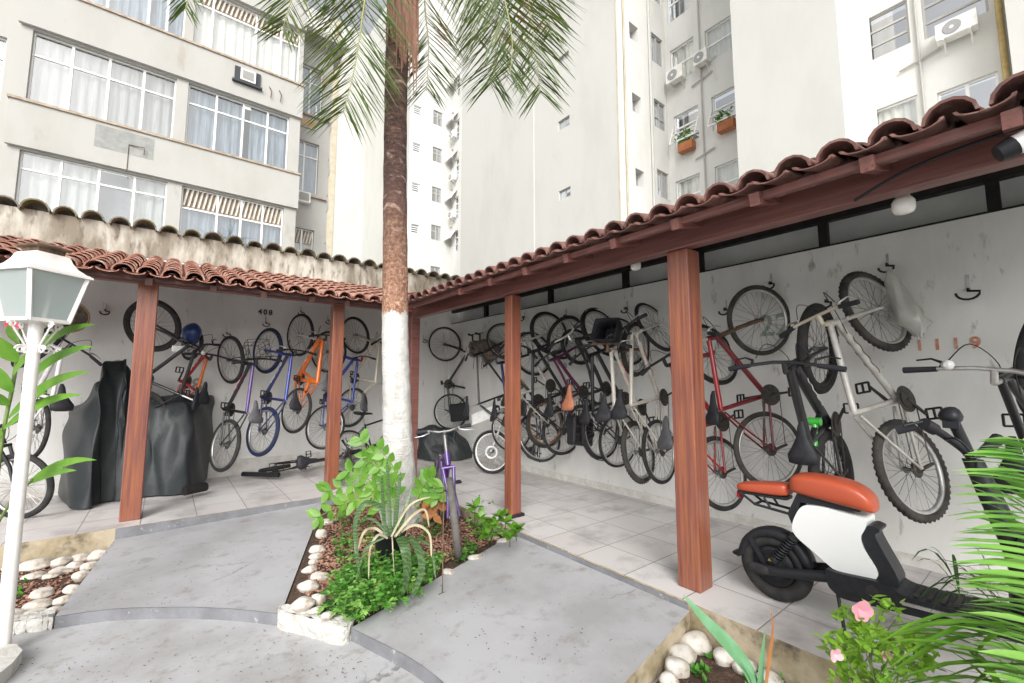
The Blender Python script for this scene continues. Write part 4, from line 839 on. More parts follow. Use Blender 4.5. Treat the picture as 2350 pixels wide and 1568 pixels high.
# painted numbers
def number(txt, wl, px, py, h, m, par, sp=1., rot=0, shx=1.):
    cu = bpy.data.curves.new('painted_number', 'FONT'); cu.body = txt; cu.size = h*1.35; cu.align_x = 'CENTER'; cu.align_y = 'CENTER'; cu.space_character = sp; cu.offset = .004
    cu.materials.append(M[m]); o = bpy.data.objects.new('painted_number', cu); COL.objects.link(o); attach(o, par)
    if wl == 'R': o.location = onx(px, py, 4.5965); o.rotation_euler = (rad(90), rot, rad(-90))
    else: o.location = ony(px, py, 7.9965); o.rotation_euler = (rad(90), rot, 0)
    o.scale = (shx,1,1)
number('408', 'L', 609, 717, .085, 'num_k', LW, 1.3); number('8', 'L', 275, 887, .24, 'num_r', LW); number('2', 'L', 272, 848, .24, 'num_y', LW); number('8', 'L', 452, 885, .2, 'num_y', LW)
number('1119', 'R', 2172, 791, .085, 'num_o', RW, 1.75); number('22', 'R', 1778, 748, .22, 'num_g', RW); number('9', 'R', 1297, 843, .12, 'num_y', RW)
# globe lamps under the shelter
for px, py, X, r, lb in ((2073,468,3.05,.05,'white globe lamp under the right beam near the big hook'),(1459,608,3.15,.044,'small white globe lamp under the right beam left of the foreground post')):
    p = onx(px, py, X); t = thing('globe_lamp', lb, 'lamp', p, group='globe lamps under the right shelter'); mb = MB()
    mb.lathe(p-ZUP*r*1.1, ZUP, [(r*.35,0),(r*.8,r*.12),(r,r*.5),(r,r*1.3),(r*.75,r*1.7),(r*.55,r*1.8)], 18); mb.build('globe', M['bulb'], t)
    mb = MB(); mb.lathe(p+ZUP*r*.7, ZUP, [(r*.6,0),(r*.55,r*.5),(r*.7,r*.5),(r*.5,r*1.2)], 14); mb.build('socket', M['p_cream'], t)
p = onx(2322,338,2.62); t = thing('security_camera', 'white cylindrical security camera under the right eave', 'security camera', p)
mb = MB(); d = V((-.25,.75,-.35)).normalized(); mb.tube([p, p-d*.16], .042, 14); mb.build('body', M['p_wh'], t); mb = MB(); mb.tube([p+d*.045, p-d*.005], [.034,.046], 14); mb.build('lens_hood', M['blkp'], t); mb = MB(); mb.tube(cr([p-d*.1+V((0,0,.04)), p+V((.1,.12,.10)), p+V((.12,.35,.07)), p+V((.14,.55,.0))], 5), .008, 6); mb.build('cable', M['blkp'], t)

# ------------------------------------------------------------------ electric scooter with orange seats
SX = 3.2
def yz(pts, x): return [V((x,y,z)) for y, z in pts]
sc = thing('electric_scooter', 'white electric scooter with two orange seats and black floorboard parked by the right wall', 'scooter', (SX,.7,0))
def swheel(y):
    mb = MB(); c = V((SX,y,.214)); A = V((1,0,0))
    mb.lathe(c-A*.045, A, [(.02,-.01),(.07,0),(.118,.006),(.125,.014),(.125,.076),(.118,.084),(.07,.09),(.02,.10)], 36); w = mb.build('wheel', M['blkm'], sc)
    mb = MB(); mb.ring(c, A, .167, [(.047*math.cos(t),.056*math.sin(t)) for t in [2*math.pi*q/14 for q in range(14)]], 64, lambda i, j: -.0035 if j in (2,12) else 0); mb.build('tyre', M['rub'], w)
    mb = MB()
    for r in (.088,.104): mb.ring(c-A*.051, A, r, [(.002,0),(0,.004),(-.002,0)], 48)
    mb.build('hub_ring', M['blkp'], w)
    return w
swheel(1.272); swheel(-.10)
def loft(mb, secs, n=20, pw=.50):
    P = []
    for y, zb, zt, hw in secs:
        row = []
        for q in range(n):
            a = 2*math.pi*q/n; cx, cz = math.cos(a), math.sin(a)
            sx = math.copysign(abs(cx)**pw, cx); sz = math.copysign(abs(cz)**pw, cz)
            row.append(V((SX+hw*sx, y, (zb+zt)/2+(zt-zb)/2*sz)))
        P.append(row)
    mb.grid(P, True, True); mb.add(P[0], [tuple(range(n))]); mb.add(P[-1], [tuple(range(n-1,-1,-1))])
mb = MB(); loft(mb, [(1.142,.735,.77,.03),(1.14,.722,.80,.07),(1.125,.715,.822,.09),(1.09,.708,.838,.10),(1.0,.70,.842,.108),(.90,.69,.838,.11),(.82,.682,.826,.108),(.76,.674,.79,.10),(.735,.672,.76,.088),(.722,.674,.735,.065),(.717,.685,.715,.03)])
mb.build('seat', M['orange'], sc, sub=1)
mb = MB(); loft(mb, [(1.482,.675,.69,.03),(1.478,.668,.705,.055),(1.46,.662,.717,.072),(1.40,.664,.728,.08),(1.28,.668,.746,.08),(1.20,.672,.756,.078),(1.165,.68,.757,.07),(1.155,.69,.745,.04)])
mb.build('seat', M['orange'], sc, sub=1)
mb = MB(); loft(mb, [(1.47,.645,.668,.06),(1.30,.648,.67,.066),(1.17,.652,.675,.06)], 10); mb.build('seat_pan', M['blkp'], sc)
def chaik(p, it=2, k=.18):
    for _ in range(it):
        q = []
        for i in range(len(p)): a, c = p[i], p[(i+1) % len(p)]; q += [(a[0]+(c[0]-a[0])*k, a[1]+(c[1]-a[1])*k), (c[0]-(c[0]-a[0])*k, c[1]-(c[1]-a[1])*k)]
        p = q
    return p
prof = [(1.132,.535),(1.075,.655),(.98,.668),(.86,.655),(.757,.648),(.752,.61),(.80,.515),(.69,.325),(.90,.300),(1.0,.375),(1.13,.465)]
mb = MB(); mb.ext(yz(chaik(prof, 3, .22), SX-.088), (.176,0,0), True); mb.build('body_panel', M['gloss_w'], sc, bevel=.03)
mb = MB(); mb.ext(yz([(1.13,.50),(1.085,.665),(.78,.672),(.80,.69),(1.10,.715),(1.16,.58)], SX-.07), (.14,0,0)); mb.build('seat_base', M['blkp'], sc, bevel=.01)
mb = MB(); mb.ext(yz(chaik([(.765,.60),(.735,.612),(.70,.60),(.705,.58),(.722,.572),(.722,.545),(.615,.315),(.72,.30),(.815,.515)], 2, .2), SX-.075), (.15,0,0)); mb.build('front_trim', M['blkm'], sc, bevel=.012)
mb = MB(); mb.ext(yz(chaik([(.96,.33),(.90,.318),(.70,.335),(.60,.292),(.12,.318),(.06,.40),(-.02,.42),(.02,.25),(.30,.235),(.66,.205),(.89,.183),(.95,.23)], 2, .15), SX-.125), (.25,0,0)); fb = mb.build('floorboard', M['blkm'], sc, bevel=.018)
mb = MB(); mb.bar((SX-.128,.62,.262),(SX-.128,.05,.288),.012,.016); mb.build('side_strip', M['alu'], fb)
mb = MB()
for i in range(9): y = .56-i*.05; mb.box((SX-.10,y,.302+i*.0026),(SX+.10,y+.02,.306+i*.0026))
mb.build('tread_strips', M['rub'], fb)
mb = MB(); mb.lathe((SX-.1245,.745,.275), (-1,0,0), [(.03,0),(.03,.003),(.02,.003)], 20, False); mb.build('socket_cap', M['rub'], fb)
mb = MB(); P = []
for q in range(15):
    a = rad(18+q*10.6); c = V((SX,1.272,.207)); d = V((0,-math.cos(a),math.sin(a)))
    ro = .235+.012*math.sin(q*.3); w = .056 if q < 13 else .05
    P.append([c+d*(ro-.05)+V((-w,0,0)), c+d*(ro-.012)+V((-w*.98,0,0)), c+d*ro+V((-w*.7,0,0)), c+d*(ro+.004), c+d*ro+V((w*.7,0,0)), c+d*(ro-.012)+V((w*.98,0,0)), c+d*(ro-.05)+V((w,0,0))])
P.append([p+V((0,.045,-.03)) for p in P[-1]])
mb.grid(P); mb.build('mudguard', M['blkm'], sc, solid=.006)
mb = MB(); mb.bar((SX-.062,1.40,.37),(SX-.066,1.30,.21),.03,.012,(1,0,0)); mb.build('mudguard_stay', M['blkm'], sc)
for s in (-1,1):
    mb = MB(); x = SX+.088*s; mb.tube([(x,1.335,.20),(x,1.30,.203),(x,1.21,.212),(x*.3+SX*.7+.06*s,.93,.275)], [.022,.034,.030,.032], 12); mb.build('swing_arm', M['blkp'], sc); mb = MB(); mb.ell((SX+.112*s,1.335,.203), .016, .075, .034, None, 16, 10); mb.build('arm_cover', M['rub'], sc)
    mb = MB(); a = V((SX+.072*s,1.12,.455)); b = V((SX+.085*s,1.25,.27)); d = (b-a).normalized(); e1 = d.orthogonal().normalized(); e2 = d.cross(e1); L = (b-a).length
    pts = [a+d*(L*(.1+.8*i/80))+(e1*math.cos(i*.72)+e2*math.sin(i*.72))*.027 for i in range(81)]; mb.tube(pts, .0055, 6); mb.tube([a,b], .014, 8); mb.tube([a,a+d*.03], .03, 10); mb.tube([b-d*.03,b], .03, 10); mb.build('shock_absorber', M['blkp'], sc)
mb = MB()
for s in (-1,1): mb.tube([(SX+.06*s,1.45,.655),(SX+.06*s,1.36,.595),(SX+.06*s,1.12,.575)], .009, 6); mb.tube([(SX+.06*s,1.30,.65),(SX+.06*s,1.26,.588)], .008, 6)
mb.tube([(SX-.06,1.36,.595),(SX+.06,1.36,.595)], .009, 6); mb.build('rack', M['blkp'], sc)
mb = MB(); mb.lathe((SX,1.475,.63), (0,1,0), [(.03,0),(.03,.014),(.02,.02)], 14); mb.build('tail_light', M['redr'], sc)
mb = MB(); mb.add([(SX-.055,1.298,.25),(SX-.055,1.272,.25),(SX-.055,1.285,.275)], [(0,1,2)]); mb.build('warning_sticker', M['p_yellow'], sc)
mb = MB(); mb.tube([(SX-.10,.91,.20),(SX-.19,.86,.012)], .010, 6); mb.tube([(SX-.215,.855,.012),(SX-.165,.865,.012)], .012, 6); mb.build('kick_stand', M['blkp'], sc)
mb = MB()
P = []
for z, y, hx, hy in ((.30,.10,.10,.15),(.40,.13,.085,.12),(.50,.17,.06,.07),(.62,.21,.05,.05),(.86,.28,.042,.045),(1.02,.325,.038,.04)):
    P.append([V((SX+hx*math.cos(2*math.pi*q/12), y+hy*math.sin(2*math.pi*q/12), z)) for q in range(12)])
mb.grid(P, True, True); mb.add(P[-1], [tuple(range(12))]); mb.build('steering_column', M['blkm'], sc)
mb = MB(); mb.box((SX-.13,.12,.60),(SX+.10,.20,.70)); mb.build('front_bag', M['blkp'], sc, bevel=.02)
st = V((SX,.335,1.04)); g0 = onx(2056,988,2.95); g1 = onx(2120,972,2.97); g2 = onx(2168,1000,3.08)
mb = MB(); mb.tube(cr([st+V((0,0,-.06)), st, g2, g1], 5), .020, 8); f0 = onx(2292,1006,3.45); f1 = onx(2252,1042,3.34); mb.tube(cr([st, f1, f0.lerp(f1,.3)], 5), .018, 8); tp = onx(2182,955,3.15); mb.tube([st, tp], .024, 8)
hb = mb.build('handlebar', M['blkp'], sc); mb = MB(); mb.tube([g0, g1.lerp(g0,.3)], .023, 10); mb.build('grip', M['grip'], hb); mb = MB(); mb.tube([f1.lerp(f0,.1), f0], [.022,.03], 10); mb.build('grip', M['grip'], hb)
mb = MB(); mb.tube([g1, g1.lerp(g2,.5)], .030, 10); mb.tube([g1+V((-.03,0,.01)), g0+V((-.05,-.04,.03))], .007, 6); mb.build('brake_lever', M['blkp'], hb)
mb = MB(); mb.ell(tp, .05, .045, .045, None, 12, 8, .04, 3); mb.box((tp.x-.035,tp.y-.03,tp.z-.06),(tp.x+.03,tp.y+.03,tp.z-.02)); mb.build('phone_holder', M['blkp'], hb)
mb = MB(); mb.tube(cr([g2+V((0,0,-.02)), onx(2200,1010,3.0), onx(2240,1060,3.1), st+V((0,0,-.12))], 5), .006, 5); mb.build('brake_cable', M['blkp'], sc)

# ------------------------------------------------------------------ tarpaulin covered motorcycles
def cover(label, base, tops, D2, seed, grp='covered motorcycles'):
    rn = random.Random(seed); B = [onz(x, y, .015) for x, y in base]; n = len(B)
    Bs = cr(B, 6); H = []
    for i, (x, y) in enumerate(tops):
        p = B[i]; q = p+V((.0,D2*.42,0)); d = ray(x, y); t = (q.x*FW.x+q.y*FW.y)/(d.x*FW.x+d.y*FW.y); H.append(CH+d.z*t)
    hs = []
    for i in range(n-1):
        for k in range(6): f = k/6; f = f*f*(3-2*f); hs.append(H[i]*(1-f)+H[i+1]*f)
    hs.append(H[-1]); P = []
    CRS = [(rn.uniform(2,6*n-8), rn.uniform(-26,26), rn.uniform(.6,1.3), rn.choice((1,1,-.8))*rn.uniform(.012,.034)) for _ in range(16)]
    m = 36; ph = [rn.uniform(0,6) for _ in range(8)]
    for i, b in enumerate(Bs):
        row = []; h = hs[i]
        for j in range(m+1):
            f = j/m
            if f < .45: v = f/.45; yy = .0+.37*v**1.25; z = h*(1-(1-v)**1.75)*.93
            elif f < .55: v = (f-.45)/.1; yy = .37+.16*v; z = h*(.93+.07*math.sin(v*math.pi))
            else: v = (f-.55)/.45; yy = .53+.44*v**.7; z = h*.93*(1-v**1.5)
            r1 = math.sin(i*.42+4.5*f+ph[0]); r2 = math.sin(i*.80-6.5*f+ph[1]); r3 = math.sin(i*1.5+2.2*f+ph[2])
            cs_ = sum(a_*math.exp(-((i-i0-sl_*(.5-f))/w_)**2) for i0, sl_, w_, a_ in CRS)
            fold = .026*r1*abs(r1)+.012*r2*abs(r2)+.008*r3+cs_
            k = min(1, 4*f*(1-f)+.25)
            row.append(b+V((.02*math.sin(j*.7+i)+.03*math.sin(f*6+i*.5), yy*D2-fold*k-.03*math.sin(i*.5+ph[4])*(1-f), max(.004, z+fold*.5*k))))
        P.append(row)
    t = thing('covered_motorcycle', label, 'motorcycle cover', B[n//2], group=grp)
    mb = MB(); mb.grid(P); mb.add(P[0], [tuple(range(m+1))]); mb.add(P[-1], [tuple(range(m,-1,-1))]); o = mb.build('tarpaulin', M['tarp'], t, sub=1)
    return t
ct = cover('motorcycle under a creased black tarpaulin behind the front left post', [(112,1090),(140,1150),(185,1168),(215,1160),(250,1150),(266,1149),(276,1148),(330,1142),(390,1136),(440,1128),(478,1102),(500,1060)], [(122,1000),(140,930),(170,880),(212,828),(250,824),(264,835),(272,908),(330,915),(400,905),(450,908),(492,912),(500,985)], .85, 4)
c = onz(200,1170,.03); 
mb = MB(); c = onz(452,1122,.12); mb.tube([c+V((-.12,.05,-.02)), c+V((.10,.18,-.02))], .055, 10); mb.build('exhaust_pipe', M['blk'], ct)
cover('low dark covered motorcycle in the shelter corner behind the purple bike', [(955,1052),(975,1056),(1010,1058),(1050,1056),(1080,1052),(1095,1046)], [(957,1010),(975,985),(1010,978),(1050,985),(1080,1000),(1095,1030)], .8, 9)

# ------------------------------------------------------------------ lamp post
b0 = onz(4, 1500, -.22); los = V((b0.x,b0.y,0)).normalized(); lr = V((los.y,-los.x,0))
def zat(py):
    lo, hi = -1, 6
    for _ in range(40):
        m = (lo+hi)/2; q = V((b0.x,b0.y,m-CH)); y = CY-FP*q.dot(UV)/q.dot(FV)
        if y > py: lo = m
        else: hi = m
    return lo
t = thing('lamp_post', 'white four sided lantern on a round white post at the left edge', 'lamp post', (b0.x,b0.y,-.24))
zb, ze = zat(737), zat(628); mb = MB(); A = V((b0.x,b0.y,0))
mb.tube([A+ZUP*-.2, A+ZUP*.3, A+ZUP*(zb-.20)], [.037,.035,.032], 20); mb.tube([A+ZUP*(zb-.21), A+ZUP*(zb-.19), A+ZUP*zb], [.035,.035,.037], 20); mb.build('pole', M['lampw'], t)
mb = MB(); pl = [(onz(x,y,-.16)) for x, y in ((-120,1490),(-40,1478),(38,1478),(52,1492),(30,1520),(-20,1560),(-120,1580))]
mb.ext([V((p.x,p.y,-.245)) for p in pl], (0,0,.085)); mb.build('base', M['stonew'], t, bevel=.02)
th = rad(32); e1 = lr*math.cos(th)+los*math.sin(th); e2 = -lr*math.sin(th)+los*math.cos(th)
def sq(h, z): return [A+ZUP*z+e1*(sx*h)+e2*(sy*h) for sx, sy in ((-1,-1),(1,-1),(1,1),(-1,1))]
lo, hi = sq(.105, zb), sq(.158, ze); mb = MB()
for i in range(4):
    j = (i+1) % 4; mb.bar(lo[i], hi[i], .022, .022); mb.bar(lo[i], lo[j], .022, .022); mb.bar(hi[i], hi[j], .022, .022)
mb.add([p-ZUP*.012 for p in lo], [(0,1,2,3)]); lf = mb.build('lantern_frame', M['lampw'], t)
mb = MB()
for i in range(4): j = (i+1) % 4; mb.add([lo[i],lo[j],hi[j],hi[i]], [(0,1,2,3)])
mb.build('glass', M['frost'], lf)
mb = MB(); rows = [sq(h, ze+z) for h, z in ((.178,-.012),(.176,.0),(.150,.018),(.122,.045),(.102,.082),(.090,.12),(.086,.125))]; mb.grid(rows, False, True); mb.add(rows[-1], [(0,1,2,3)]); mb.add([p+ZUP*.004 for p in sq(.176, ze-.006)], [(3,2,1,0)]); cp = mb.build('lantern_cap', M['lampw'], t)
mb = MB(); rows = [sq(h, ze+z) for h, z in ((.070,.126),(.072,.155),(.094,.163),(.096,.172),(.035,.20))]; mb.grid(rows, False, True); mb.add(rows[-1], [(0,1,2,3)]); mb.build('chimney', M['rust'], cp)
mb = MB()
for d in (e1, -e1, e2, -e2):
    d = d.normalized(); o = A+ZUP*(zb-.17)+d*.04
    mb.tube([o, A+ZUP*(zb-.02)+d*.13], .006, 6)
    mb.tube([A+ZUP*(zb-.185)+d*.068+(d*math.cos(q*.5)+ZUP*math.sin(q*.5))*(.027-.001*q) for q in range(18)], .006, 6)
    mb.tube([A+ZUP*(zb-.03)+d*.12+(d*math.cos(q*.5)+ZUP*math.sin(q*.5))*(.022-.0009*q) for q in range(16)], .006, 6)
mb.build('scroll', M['lampw'], t)

# ------------------------------------------------------------------ coconut palm
def pfw(x, y, D): d = ray(x, y); return CAMP+d*(D/(d.x*FW.x+d.y*FW.y))
TD = 4.95
pt = thing('palm_tree', 'tall palm with whitewashed lower trunk and drooping fronds in the center bed', 'palm tree', pfw(925,1190,TD))
ctl = [(930,1215,50),(925,1180,42),(920,1120,36),(913,1000,33),(909,860,31),(907,730,30),(907,500,28),(908,250,27),(915,20,29),(922,-200,28),(928,-330,30)]
cs = cr([pfw(x,y,TD) for x,y,_ in ctl], 14); rs = []
for i in range(len(ctl)-1):
    for k in range(14): rs.append(ctl[i][2]+(ctl[i+1][2]-ctl[i][2])*k/14)
rs.append(ctl[-1][2]); mb = MB(); P = []
for i, (c, r) in enumerate(zip(cs, rs)):
    r = r*TD/1000*.985; row = []
    for q in range(28):
        a = 2*math.pi*q/28; k = 1+.018*math.sin(i*1.35+.6*math.sin(a*2))+.012*math.sin(a*5+i*.3)+U(-.008,.008)
        if i < 30: k += .10*(1-i/30)*math.sin(a*6+1)
        row.append(c+V((math.cos(a)*r*k, math.sin(a)*r*k, 0)))
    P.append(row)
mb.grid(P, True, True); mb.build('trunk', M['trunk'], pt)
mb = MB()
for i in range(95):
    x = U(890,958); y0 = U(-120,-40); L = U(90,300)*(.55+.45*((x-885)/70)); a = pfw(x, y0, TD-.17); e = pfw(x+U(-6,8), y0+L, TD-.165)
    m = a.lerp(e, .5)+V((U(-.02,.02),U(-.02,.02),0)); mb.strip([a, m, e], [.012,.016,.003], -FW+V((U(-.4,.4),U(-.4,.4),0)), .2)
mb.build('dead_sheath', M['palmd'], pt)
def frond(par, ctl, L, n, m='palmg', hw=.0135, spread=.62, dead=0, name='frond', tipf=.35, seed=0, droop=.5, rr=.016, sides=(-1,1), up=None):
    rn = random.Random(seed); c = cr(ctl, 10); mb = MB()
    mb.cur = 1; mb.tube(c, [rr*(1-.8*i/(len(c)-1)) for i in range(len(c))], 6); mb.cur = 0
    N = len(c)-1
    for k in range(n):
        f = (k+.5)/n; f = f**.9; x = f*N; i = min(int(x), N-1); p = c[i].lerp(c[i+1], x-i); t = (c[i+1]-c[i]).normalized()
        ref = up or V((0,0,1)); nrm = t.cross(ref)
        sd = nrm.normalized() if nrm.length > .05 else RT
        ln = L*(math.sin(math.pi*min(1, .18+f*.72))**.6)*(1-.35*f)*rn.uniform(.85,1.12)
        for s in sides:
            d = (t*rn.uniform(.75,1.0)+sd*s*spread*rn.uniform(.8,1.25)+V((rn.uniform(-.15,.15),rn.uniform(-.15,.15),-.12))).normalized()
            pts = [p]
            for q in range(4): d2 = (d+V((0,0,-droop*(q/4)))).normalized(); pts.append(pts[-1]+d2*ln/4)
            w = hw*rn.uniform(.8,1.2); mb.strip(pts, [w*.5,w,w*.95,w*.6,w*.05], (sd*(-s)*.3+V((0,0,1))+V((rn.uniform(-.5,.5),rn.uniform(-.5,.5),0))), .25)
    return mb.build(name, [M[m], M['rach']], par)
FR = [([(905,-320,4.9),(862,-160,4.7),(836,10,4.6),(815,150,4.55),(788,260,4.5)], 1.25, 104),
      ([(900,-330,4.9),(800,-260,4.6),(720,-140,4.5),(675,-20,4.4),(648,70,4.4)], .85, 72),
      ([(890,-340,4.9),(690,-360,4.6),(530,-220,4.4),(455,-90,4.3),(425,25,4.3)], .70, 60),
      ([(935,-310,5.1),(975,-150,5.5),(975,10,5.7),(984,110,5.7),(978,210,5.7)], 1.15, 84),
      ([(945,-320,5.0),(1050,-220,4.9),(1120,-70,4.9),(1140,70,4.9),(1126,195,4.9)], 1.3, 96),
      ([(945,-330,4.9),(1115,-250,4.7),(1190,-90,4.65),(1222,60,4.6),(1240,215,4.6)], 1.1, 104),
      ([(945,-325,4.9),(1075,-210,4.5),(1140,-60,4.4),(1174,80,4.4),(1170,175,4.4)], 1.0, 66),
      ([(940,-335,4.9),(1100,-320,4.8),(1215,-190,4.8),(1250,-40,4.8),(1264,80,4.8)], .80, 66),
      ([(905,-330,4.9),(850,-250,5.4),(800,-100,5.7),(768,20,5.8),(748,120,5.8)], 1.05, 70),
      ([(940,-330,5.0),(1010,-240,5.3),(1060,-110,5.5),(1085,0,5.6),(1090,90,5.6)], .95, 60)]
for i, (c, L, n) in enumerate(FR): frond(pt, [pfw(*q) for q in c], L, n, seed=i, droop=.22, hw=.0085, spread=.84, up=-FW)

# ------------------------------------------------------------------ areca palm, azalea, iris, ginger, zz plant, snake plant
def leaf(mb, base, tip, w, nrm, sag=0, prof=(.1,.7,1,.85,.5,.03), fold=.2):
    base = V(base); tip = V(tip); n = len(prof); L = (tip-base).length
    mb.strip([base.lerp(tip, i/(n-1))+ZUP*(sag*L*4*(i/(n-1))*(1-i/(n-1))) for i in range(n)], [w*q for q in prof], nrm, fold)
ap = thing('areca_palm', 'bright green feathery palm reaching in from the right edge over the scooter', 'palm', pfw(2460,1650,1.55))
for i, (c, L, n, m) in enumerate(([[(2440,1640,1.5),(2420,1350,1.5),(2375,1130,1.5),(2352,1010,1.5)], .38, 40, 'areca'], [[(2450,1640,1.6),(2430,1420,1.6),(2395,1240,1.6),(2385,1120,1.65)], .40, 34, 'areca'],
        [[(2450,1650,1.7),(2440,1520,1.7),(2400,1400,1.75),(2360,1330,1.8)], .42, 20, 'leafg'])):
    frond(ap, [pfw(*q) for q in c], L, n, m, .0155, 2.6, name='frond', seed=40+i, droop=.30, rr=.008, up=FW*-1)
mb = MB()
for i in range(26):
    b = pfw(U(2300,2420), U(1450,1640), U(1.45,1.75)); e = pfw(U(1960,2300), U(1440,1600), U(1.5,1.85)); leaf(mb, b, e, .012, ZUP, .12)
mb.build('low_leaves', M['leafg'], ap)
mb = MB()
for i in range(16):
    b = pfw(U(2180,2330), U(1330,1420), U(1.75,1.95)); e = pfw(U(2090,2230), U(1230,1420), U(1.8,2.0)); leaf(mb, b, e, .007, ZUP, .30)
mb.build('dark_leaves', M['leafd'], ap)
az = thing('azalea', 'small azalea bush with pink flowers in front of the scooter floorboard', 'shrub', pfw(2030,1680,1.95))
mb = MB(); ml = MB(); mf = MB()
for (x, y) in ((1948,1420),(1985,1440),(2030,1400),(2062,1468),(2098,1482),(1925,1478),(1955,1515),(2012,1488),(1985,1552),(2078,1540),(2045,1505),(2125,1505),(1945,1555),(2000,1460),(2110,1470),(1935,1500),(2030,1555),(1968,1470),(2090,1520)):
    D = 1.95+U(-.12,.12); tipp = pfw(x, y, D); root = pfw(2030+U(-25,25), 1660, 1.95); mid = root.lerp(tipp, .6)+V((U(-.03,.03),U(-.03,.03),.02)); mb.tube(cr([root, mid, tipp], 4), [.004-.0003*i for i in range(9)], 5)
    for k in range(34):
        p = tipp+V((U(-.045,.045),U(-.045,.045),U(-.035,.03))); d = V((U(-1,1),U(-1,1),U(-.2,.9))).normalized(); leaf(ml, p, p+d*U(.03,.05), .0125, V((U(-.3,.3),U(-.3,.3),1)))
for (x, y, r) in ((1970,1396,.036),(1914,1500,.024),(2075,1478,.015),(2030,1500,.02)):
    c = pfw(x, y, 1.86); mf = MB()
    for k in range(6 if r > .025 else 4):
        a = k*1.26+U(-.2,.2); d = (-FW*.5+RT*math.cos(a)+ZUP*math.sin(a)).normalized(); leaf(mf, c, c+d*r*1.3, r*.62, -FW+V((U(-.3,.3),U(-.3,.3),U(-.2,.4))), -.12, (.25,.7,1,1,.8,.35), .12)
    mf.build('flower', M['pink'], az)
mb.build('stem', M['stem'], az); ml.build('foliage', M['lime'], az)
ir = thing('iris_plant', 'broad blue green strap leaf plant with one dry orange leaf between the stones', 'plant', onz(1735,1560,-.2))
mb = MB(); mb.strip(cr([pfw(1738,1600,2.0), pfw(1718,1540,2.02), pfw(1672,1480,2.05), pfw(1615,1420,2.1), pfw(1568,1365,2.15)], 4), [.014,.018,.022,.026,.030,.033,.035,.036,.036,.034,.031,.028,.024,.019,.013,.007,.001], ZUP-FW*.6, .12)
mb.build('leaf', M['iris'], ir); mb = MB(); mb.strip(cr([pfw(1742,1600,2.0), pfw(1748,1510,2.0), pfw(1756,1445,2.0)], 4), [.010,.012,.013,.012,.010,.008,.005,.003,.001], -FW, .2); mb.build('leaf', M['iris'], ir); mb = MB(); mb.strip(cr([pfw(1735,1610,2.0), pfw(1728,1560,2.0), pfw(1700,1520,2.0)], 4), [.010,.012,.013,.012,.010,.008,.005,.003,.001], -FW, .2)
mb.build('leaf', M['iris'], ir); mb = MB(); mb.strip(cr([pfw(1752,1600,1.99), pfw(1764,1500,1.99), pfw(1772,1440,2.0), pfw(1768,1395,2.0)], 4), [.010,.012,.014,.016,.015,.014,.013,.010,.008,.006,.004,.003,.001], -FW+RT*.6, .35); mb.build('leaf', M['dry'], ir)
gi = thing('ginger_plant', 'tall ginger plant with long pointed leaves and a red flower behind the lamp post', 'plant', onz(-20,1240,-.2))
mb = MB(); mb.tube(cr([pfw(-25,1250,3.1), pfw(5,1010,3.05), pfw(32,870,3.05), pfw(48,755,3.05)], 6), .011, 6); mb.tube(cr([pfw(-30,1250,3.1), pfw(20,1160,3.0), pfw(75,1100,2.95)], 6), .008, 6); mb.build('stem', M['stem'], gi)
mb = MB()
for b, e, w, s in (((52,832),(219,745),.036,.10),((50,885),(216,795),.036,.10),((30,945),(208,853),.036,.09),((8,985),(191,906),.034,.09),((40,830),(-10,770),.06,0),((42,790),(20,742),.05,0),((30,900),(-40,830),.05,.06),((20,930),(-30,900),.04,.05),((5,1000),(-60,960),.04,.05),((66,1108),(222,1056),.028,.09),((66,1110),(176,1080),.026,.06),((20,960),(110,900),.03,.08),((30,860),(90,800),.03,.08)):
    leaf(mb, pfw(b[0],b[1],3.02), pfw(e[0],e[1],2.92), w, -FW+ZUP*.25, s, (.25,.7,.95,1,.92,.7,.4,.02), .22); mb.build('leaf', M['leafg'], gi); mb = MB()
mb = MB()
for k in range(7): c = pfw(18+k*3,738,3.0); a = k*.9; leaf(mb, c, c+(RT*math.cos(a)+ZUP*math.sin(a))*.07, .02, -FW)
mb.build('flower', M['redf'], gi)
zz = thing('zz_plant', 'glossy plant with paired oval leaves on arching stems beside the palm trunk', 'plant', onz(900,1180,-.1))
ml = MB(); mb = MB()
for c in ([(905,1165),(880,1100),(828,1010)], [(900,1165),(835,1112),(752,1128)], [(895,1180),(815,1150),(728,1188)], [(900,1165),(885,1085),(838,1058)], [(905,1165),(860,1110),(800,1082)], [(950,1160),(975,1110),(992,1098)], [(955,1165),(990,1125),(1002,1140)], [(905,1170),(905,1080),(868,1030)], [(900,1175),(850,1140),(790,1150)]):
    P = cr([pfw(x, y, 4.15) for x, y in c], 7); mb.tube(P, [.011*(1-.75*i/14) for i in range(15)], 6)
    for i in list(range(3, 14, 2))+[14]:
        t = (P[min(i+1,14)]-P[i-1]).normalized(); sd = t.cross(FW).normalized()
        for s in (-1,1): d = (t*.55+sd*s*U(.7,1)-FW*U(-.2,.4)).normalized(); leaf(ml, P[i], P[i]+d*U(.10,.145), .034, -FW+V((U(-.4,.4),U(-.4,.4),U(0,.6))), 0, (.1,.75,1,.9,.55,.04), .15)
mb.build('stem', M['stem'], zz); ml.build('foliage', M['leafg'], zz)
sp = thing('snake_plant', 'snake plant with long banded and bent leaves in a black pot', 'potted plant', onz(895,1290,-.1))
o = onz(893,1295,-.11); mb = MB(); mb.lathe(o, ZUP, [(.10,0),(.125,.24),(.132,.24),(.132,.262),(.118,.262),(.114,.225),(.02,.225)], 24); mb.build('pot', M['pot'], sp)
mb = MB(); ms = MB(); D = 3.42
